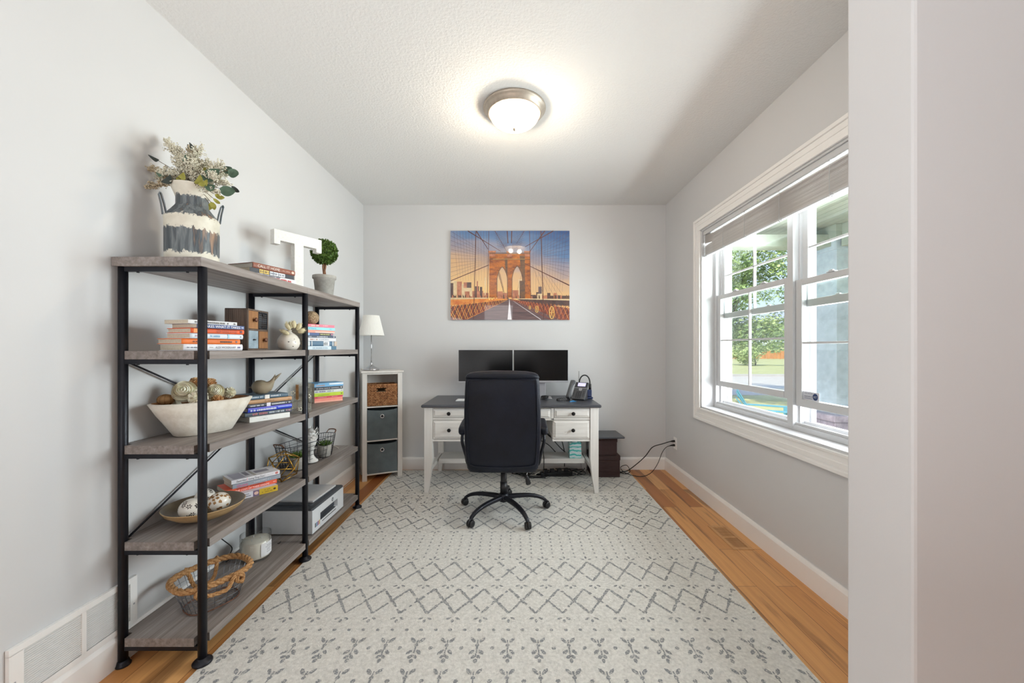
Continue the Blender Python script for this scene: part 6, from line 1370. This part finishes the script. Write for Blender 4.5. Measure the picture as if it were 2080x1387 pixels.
for cx_, cy2, rx, ry in ((1448, 1165, 30, 78), (1258, 1122, 20, 42), (1170, 1100, 13, 24)):
    pr2 = [(cx_ + rx * math.cos(a * .3927), cy2 + ry * math.sin(a * .3927)) for a in range(17)]
    for a, b in zip(pr2, pr2[1:]): ln('print_gold', 8, a[0], a[1], b[0], b[1], rx * .3)
    for q in range(3): a = q * 1.05; ln('print_gold', 8, cx_ - rx * .8 * math.cos(a), cy2 - ry * .8 * math.sin(a), cx_ + rx * .8 * math.cos(a), cy2 + ry * .8 * math.sin(a), rx * .18)
# cables
for x0, y0_, x1, y1_, w0, w1 in ((380, 125, 800, 385, 12, 4), (488, 125, 640, 360, 12, 6), (165, 762, 650, 560, 10, 8), (1470, 125, 1110, 330, 12, 6), (1360, 125, 1165, 395, 12, 6), (1110, 545, 1672, 820, 6, 14), (883, 125, 893, 285, 12, 10), (940, 125, 936, 285, 12, 10), (725, 125, 875, 385, 5, 3), (1100, 125, 1000, 290, 5, 3), (488, 125, 455, 1258, 9, 8), (1310, 125, 1345, 1258, 10, 9), (650, 125, 632, 985, 6, 5), (1166, 125, 1182, 985, 6, 5)): ln('print_cable', 9, x0, y0_, x1, y1_, w0, w1)
for k in range(11): y = 130 + k * 58; ln('print_fine', 8, 165, y, 655, 455 + (y - 300) * .16, 2.6, 1.2); ln('print_fine', 8, 1672, y, 1180, 455 + (y - 300) * .16, 2.6, 1.2)
for k in range(12): x = 205 + k * 38; ln('print_fine', 8, x, 125, x + (640 - x) * .12, 760, 2.4, 1.2); x = 1632 - k * 38; ln('print_fine', 8, x, 125, x - (x - 1190) * .12, 900, 2.4, 1.2)
for k in range(7): ln('print_fine', 8, 735 + k * 22, 125, 780 + k * 17, 400, 2.4, 1.6); ln('print_fine', 8, 955 + k * 22, 125, 945 + k * 15, 385, 2.4, 1.6); ln('print_fine', 8, 700 + k * 8, 125 + k * 30, 880, 240 + k * 20, 1.8); ln('print_fine', 8, 1120 - k * 8, 125 + k * 30, 945, 240 + k * 20, 1.8)
for k in range(5): ln('print_fine', 8, 1200 + k * 50, 560 + k * 30, 1350 + k * 60, 950, 2); ln('print_cable', 8, 770 + k * 4, 650, 840, 940 - k * 20, 1.5)
ln('print_cable', 9, 1030, 600, 1190, 930, 3); ln('print_cable', 9, 1060, 690, 1010, 880, 2); ln('print_cable', 9, 770, 680, 850, 920, 2.5)
for x, y in ((657, 992), (692, 992)): g.add([A(x + 12 * math.cos(a * .785), y + 16 * math.sin(a * .785), 10) for a in range(8)], [tuple(range(8))], IX['print_gold'])
g.build('printed_scene', PM, pic)

# ------------------------------------------------------------------ outside the window
GZ = -.35
m_ = MB(); m_.box(1.76, 90, -30, 160, GZ - .05, GZ); o = m_.build('lawn', 'lawn_grass'); struct(o)
o = MB().box(1.76, 3.75, -3, 4.45, GZ, -.12).build('porch_floor', 'sidewalk'); struct(o)
o = MB().box(1.80, 90, 13.5, 15.3, GZ + .001, GZ + .02).build('sidewalk', 'sidewalk'); struct(o)
o = MB().box(1.80, 90, 15.6, 22.4, GZ + .001, GZ + .012).build('road', 'asphalt'); struct(o)
o = MB().box(1.80, 90, 22.4, 22.8, GZ + .001, GZ + .12).build('curb', 'sidewalk'); struct(o)
m_ = MB(); n_ = 26
for i in range(n_): x = 1.78 + i * .08; m_.box(x, x + .074, -3, 4.55, 2.50, 2.512); 
m_.box(1.76, 3.9, -3, 4.6, 2.512, 2.60); o = m_.build('porch_ceiling', 'soffit_white'); struct(o)
m_ = MB(); m_.box(1.76, 3.2, 3.98, 4.16, 2.30, 2.42); m_.box(3.22, 3.47, -3, 3.9, 2.28, 2.50); m_.box(3.16, 3.53, 3.89, 4.26, 2.36, 2.50); o = m_.build('porch_beam', 'soffit_white', bevel=.004); struct(o)
col = thing('porch_column', 'pale square porch column on a grey stone block base outside the window', 'column', (3.345, 4.075, -.12))
g = MB(); g.box(3.20, 3.49, 3.93, 4.22, .61, 2.36); g.build('shaft', 'porch_stucco', col, bevel=.004)
g = MB(); g.box(3.185, 3.505, 3.915, 4.235, .61, .70); g.box(3.185, 3.505, 3.915, 4.235, 2.26, 2.36); g.build('shaft_trim', 'porch_stucco', col, bevel=.004)
g = MB(); g.box(3.09, 3.60, 3.82, 4.33, .545, .612); g.build('stone_cap', 'stone_block', col, bevel=.01)
g = MB()
for k in range(4):
    z0 = -.119 + k * .166; s_ = .085 * (k % 2)
    for x0, x1 in ((3.12, 3.34 + s_ * .6), (3.345 + s_ * .6, 3.57)): g.box(x0, x1, 3.85, 4.08 - s_ * .5, z0, z0 + .160); g.box(x0, x1, 4.085 - s_ * .5, 4.30, z0, z0 + .160)
g.build('stone_base', 'stone_block', col, bevel=.01)
# lawn chair
MA = T(4.44, 7.05, GZ) @ RZ(R(-122)); ac = thing('lawn_chair', 'turquoise slatted lawn chair standing on the grass', 'lawn chair', (4.44, 7.05, GZ), R(-122))
g = MB(MA)
for k in range(5): u = (k - 2) * .105; h_ = .88 - .05 * abs(k - 2) ** 1.6; g.add([(u - .048, -.10, .30), (u + .048, -.10, .30), (u * 1.1 + .046, -.42, h_), (u * 1.1 - .046, -.42, h_), (u - .048, -.115, .295), (u + .048, -.115, .295), (u * 1.1 + .046, -.435, h_), (u * 1.1 - .046, -.435, h_)], [(0, 1, 2, 3), (7, 6, 5, 4), (0, 4, 5, 1), (2, 6, 7, 3), (1, 5, 6, 2), (0, 3, 7, 4)])
g.build('backrest', 'teal_plastic', ac, bevel=.008)
g = MB(MA); 
for k in range(5): y = -.12 + k * .105; z = .30 + .018 * k; g.box(-.27, .27, y, y + .095, z, z + .02)
g.build('seat', 'teal_plastic', ac, bevel=.004)
for s_ in (-1, 1):
    g = MB(MA); g.box(s_ * .36 - .06, s_ * .36 + .06, -.32, .40, .54, .562); g.build('armrest', 'teal_plastic', ac, bevel=.008)
    g = MB(MA); g.box(s_ * .30 - .012, s_ * .30 + .012, .30, .40, 0.001, .54); g.build('leg', 'teal_plastic', ac, bevel=.004)
    g = MB(MA); g.add([(s_ * .29 - .01, -.60, .001), (s_ * .29 + .01, -.60, .001), (s_ * .29 + .01, .38, .26), (s_ * .29 - .01, .38, .26), (s_ * .29 - .01, -.48, .001), (s_ * .29 + .01, -.48, .001), (s_ * .29 + .01, .38, .36), (s_ * .29 - .01, .38, .36)], [(0, 1, 2, 3), (7, 6, 5, 4), (0, 4, 5, 1), (2, 6, 7, 3), (1, 5, 6, 2), (0, 3, 7, 4)]); g.box(s_ * .30 - .012, s_ * .30 + .012, -.34, -.28, .07, .54); g.build('side_rail', 'teal_plastic', ac, bevel=.004)
# trees
def tree(label, x, y, h0, clusters, n_, ls, seed, trunk_r=.12, group=None, name='tree', mats=('tree_leaf', 'tree_leaf_dark')):
    o = thing(name, label, 'tree' if name == 'tree' else 'shrub', (x, y, GZ), 0, group); rr = random.Random(seed)
    g = MB(T(x, y, GZ)); g.tube(spline([(0, 0, 0), (.05, .03, h0 * .5), (0, .08, h0), (.1, .1, h0 * 1.8)], 5), lambda t: trunk_r * (1 - .6 * t), 9)
    for c_ in clusters[:8]: g.tube(spline([(0, .05, h0 * .8), (c_[0] * .5, c_[1] * .5, (h0 + c_[2]) / 2 + .1), (c_[0], c_[1], c_[2])], 4), lambda t: trunk_r * .35 * (1 - .75 * t), 6)
    g.build('trunk', 'tree_bark', o)
    g = MB(T(x, y, GZ)); tot = sum(c_[3] ** 2 for c_ in clusters)
    for cx_, cy2, cz_, r_ in clusters:
        dark = 1 if rr.random() < .4 else 0
        for i in range(int(n_ * r_ * r_ / tot)):
            d = V3([rr.gauss(0, 1) for _ in range(3)]).normalized(); c2 = V3((cx_, cy2, cz_)) + V3((d.x, d.y, d.z * .7)) * r_ * (.45 + .6 * rr.random())
            u = V3([rr.gauss(0, 1) for _ in range(3)]).normalized(); v = u.orthogonal().normalized(); l_ = ls * rr.uniform(.6, 1.3)
            g.add([c2 - u * l_, c2 + v * l_ * .5, c2 + u * l_, c2 - v * l_ * .5], [(0, 1, 2, 3)], 1 if (dark or rr.random() < .2) else 0)
    g.build('foliage', list(mats), o); return o
rc = random.Random(9)
cl_ = [(.45 + rc.uniform(-1, 1) * 2.3, rc.uniform(-1.6, 1.6), 1.85 + 4.6 * rc.random(), rc.uniform(.42, .74)) for _ in range(95)]
cl_ = [c_ for c_ in cl_ if abs(c_[0] - .45) < 2.4 * math.sin(math.pi * min(1, (c_[2] + .6) / 7.2)) ** .5]
tree('leafy maple tree with drooping boughs on the front lawn', 6.15, 12.2, 1.3, cl_, 30000, .062, 5)
rc = random.Random(12)
tree('round pale green bush low behind the maple tree', 22.5, 37.0, .6, [(rc.uniform(-1.5, 1.5), rc.uniform(-1, 1), .6 + rc.random() * 1.4, .9) for _ in range(9)], 3000, .13, 6, .05, None, 'bush', ('tree_leaf', 'tree_leaf'))
# wooden fence, hill and cars far away
fx = MB(); o = thing('fence', 'orange brown wooden fence far across the road', 'fence', (40, 58, GZ))
g = MB()
for i in range(110): x = 24 + i * .5; g.box(x, x + .46, 58, 58.05, GZ + .05, .85 + .02 * (i % 3))
g.build('fence_boards', 'fence_orange', o)
for i in range(12): g = MB(); x = 24 + i * 5; g.box(x - .08, x + .08, 58.06, 58.2, GZ, .95); g.build('fence_post', 'fence_orange', o)
m_ = MB(); m_.prism([(62, GZ), (68, .4), (78, 1.3), (84, 1.75), (140, 1.75), (140, GZ)], 10, 140, 0, Matrix(((0, 0, 1, 0), (1, 0, 0, 0), (0, 1, 0, 0), (0, 0, 0, 1)))); struct(m_.build('hill', 'lawn_grass'))
for i, (x, y, lb) in enumerate(((54.0, 86, 'white car parked on the far rise nearest the tree'), (60.5, 86.5, 'white car parked on the far rise beside another car'))):
    o = thing('car', lb, 'car', (x, y, 1.75), 0, 'cars parked on the far rise')
    g = MB(T(x, y, 1.75)); g.prism([(-2.2, .35), (-2.15, .85), (-1.3, .95), (-.7, 1.42), (.8, 1.45), (1.5, .98), (2.15, .85), (2.2, .35)], -.85, .85, 0, RX(R(90))); g.build('body', 'car_white', o, bevel=.05)
    g = MB(T(x, y, 1.75)); g.prism([(-1.2, .96), (-.68, 1.36), (.78, 1.39), (1.38, .98)], -.86, .86, 0, RX(R(90))); g.build('window_glass', 'car_glass', o)
    for wx in (-1.4, 1.4): g = MB(T(x, y, 1.75)); g.cyl((wx, -.88, .34), (wx, -.6, .34), .33, n=18); g.build('wheel', 'black_rubber', o); g = MB(T(x, y, 1.75)); g.cyl((wx, .6, .34), (wx, .88, .34), .33, n=18); g.build('wheel', 'black_rubber', o)
rc = random.Random(30)
for i in range(5):
    x = 44 + i * 13 + rc.uniform(-1, 1); tree(('round distant tree on the rise, first from the maple', 'broad distant tree on the rise, second from the maple', 'distant tree on the rise behind the parked cars', 'distant tree on the rise behind the porch column', 'farthest distant tree on the rise past the porch column')[i], x, 100 + rc.uniform(-5, 5), 3, [(rc.uniform(-2.4, 2.4), rc.uniform(-2, 2), 2.5 + rc.random() * 4, 2.2) for _ in range(8)], 1500, .45, 40 + i, .3, 'trees on the far rise')
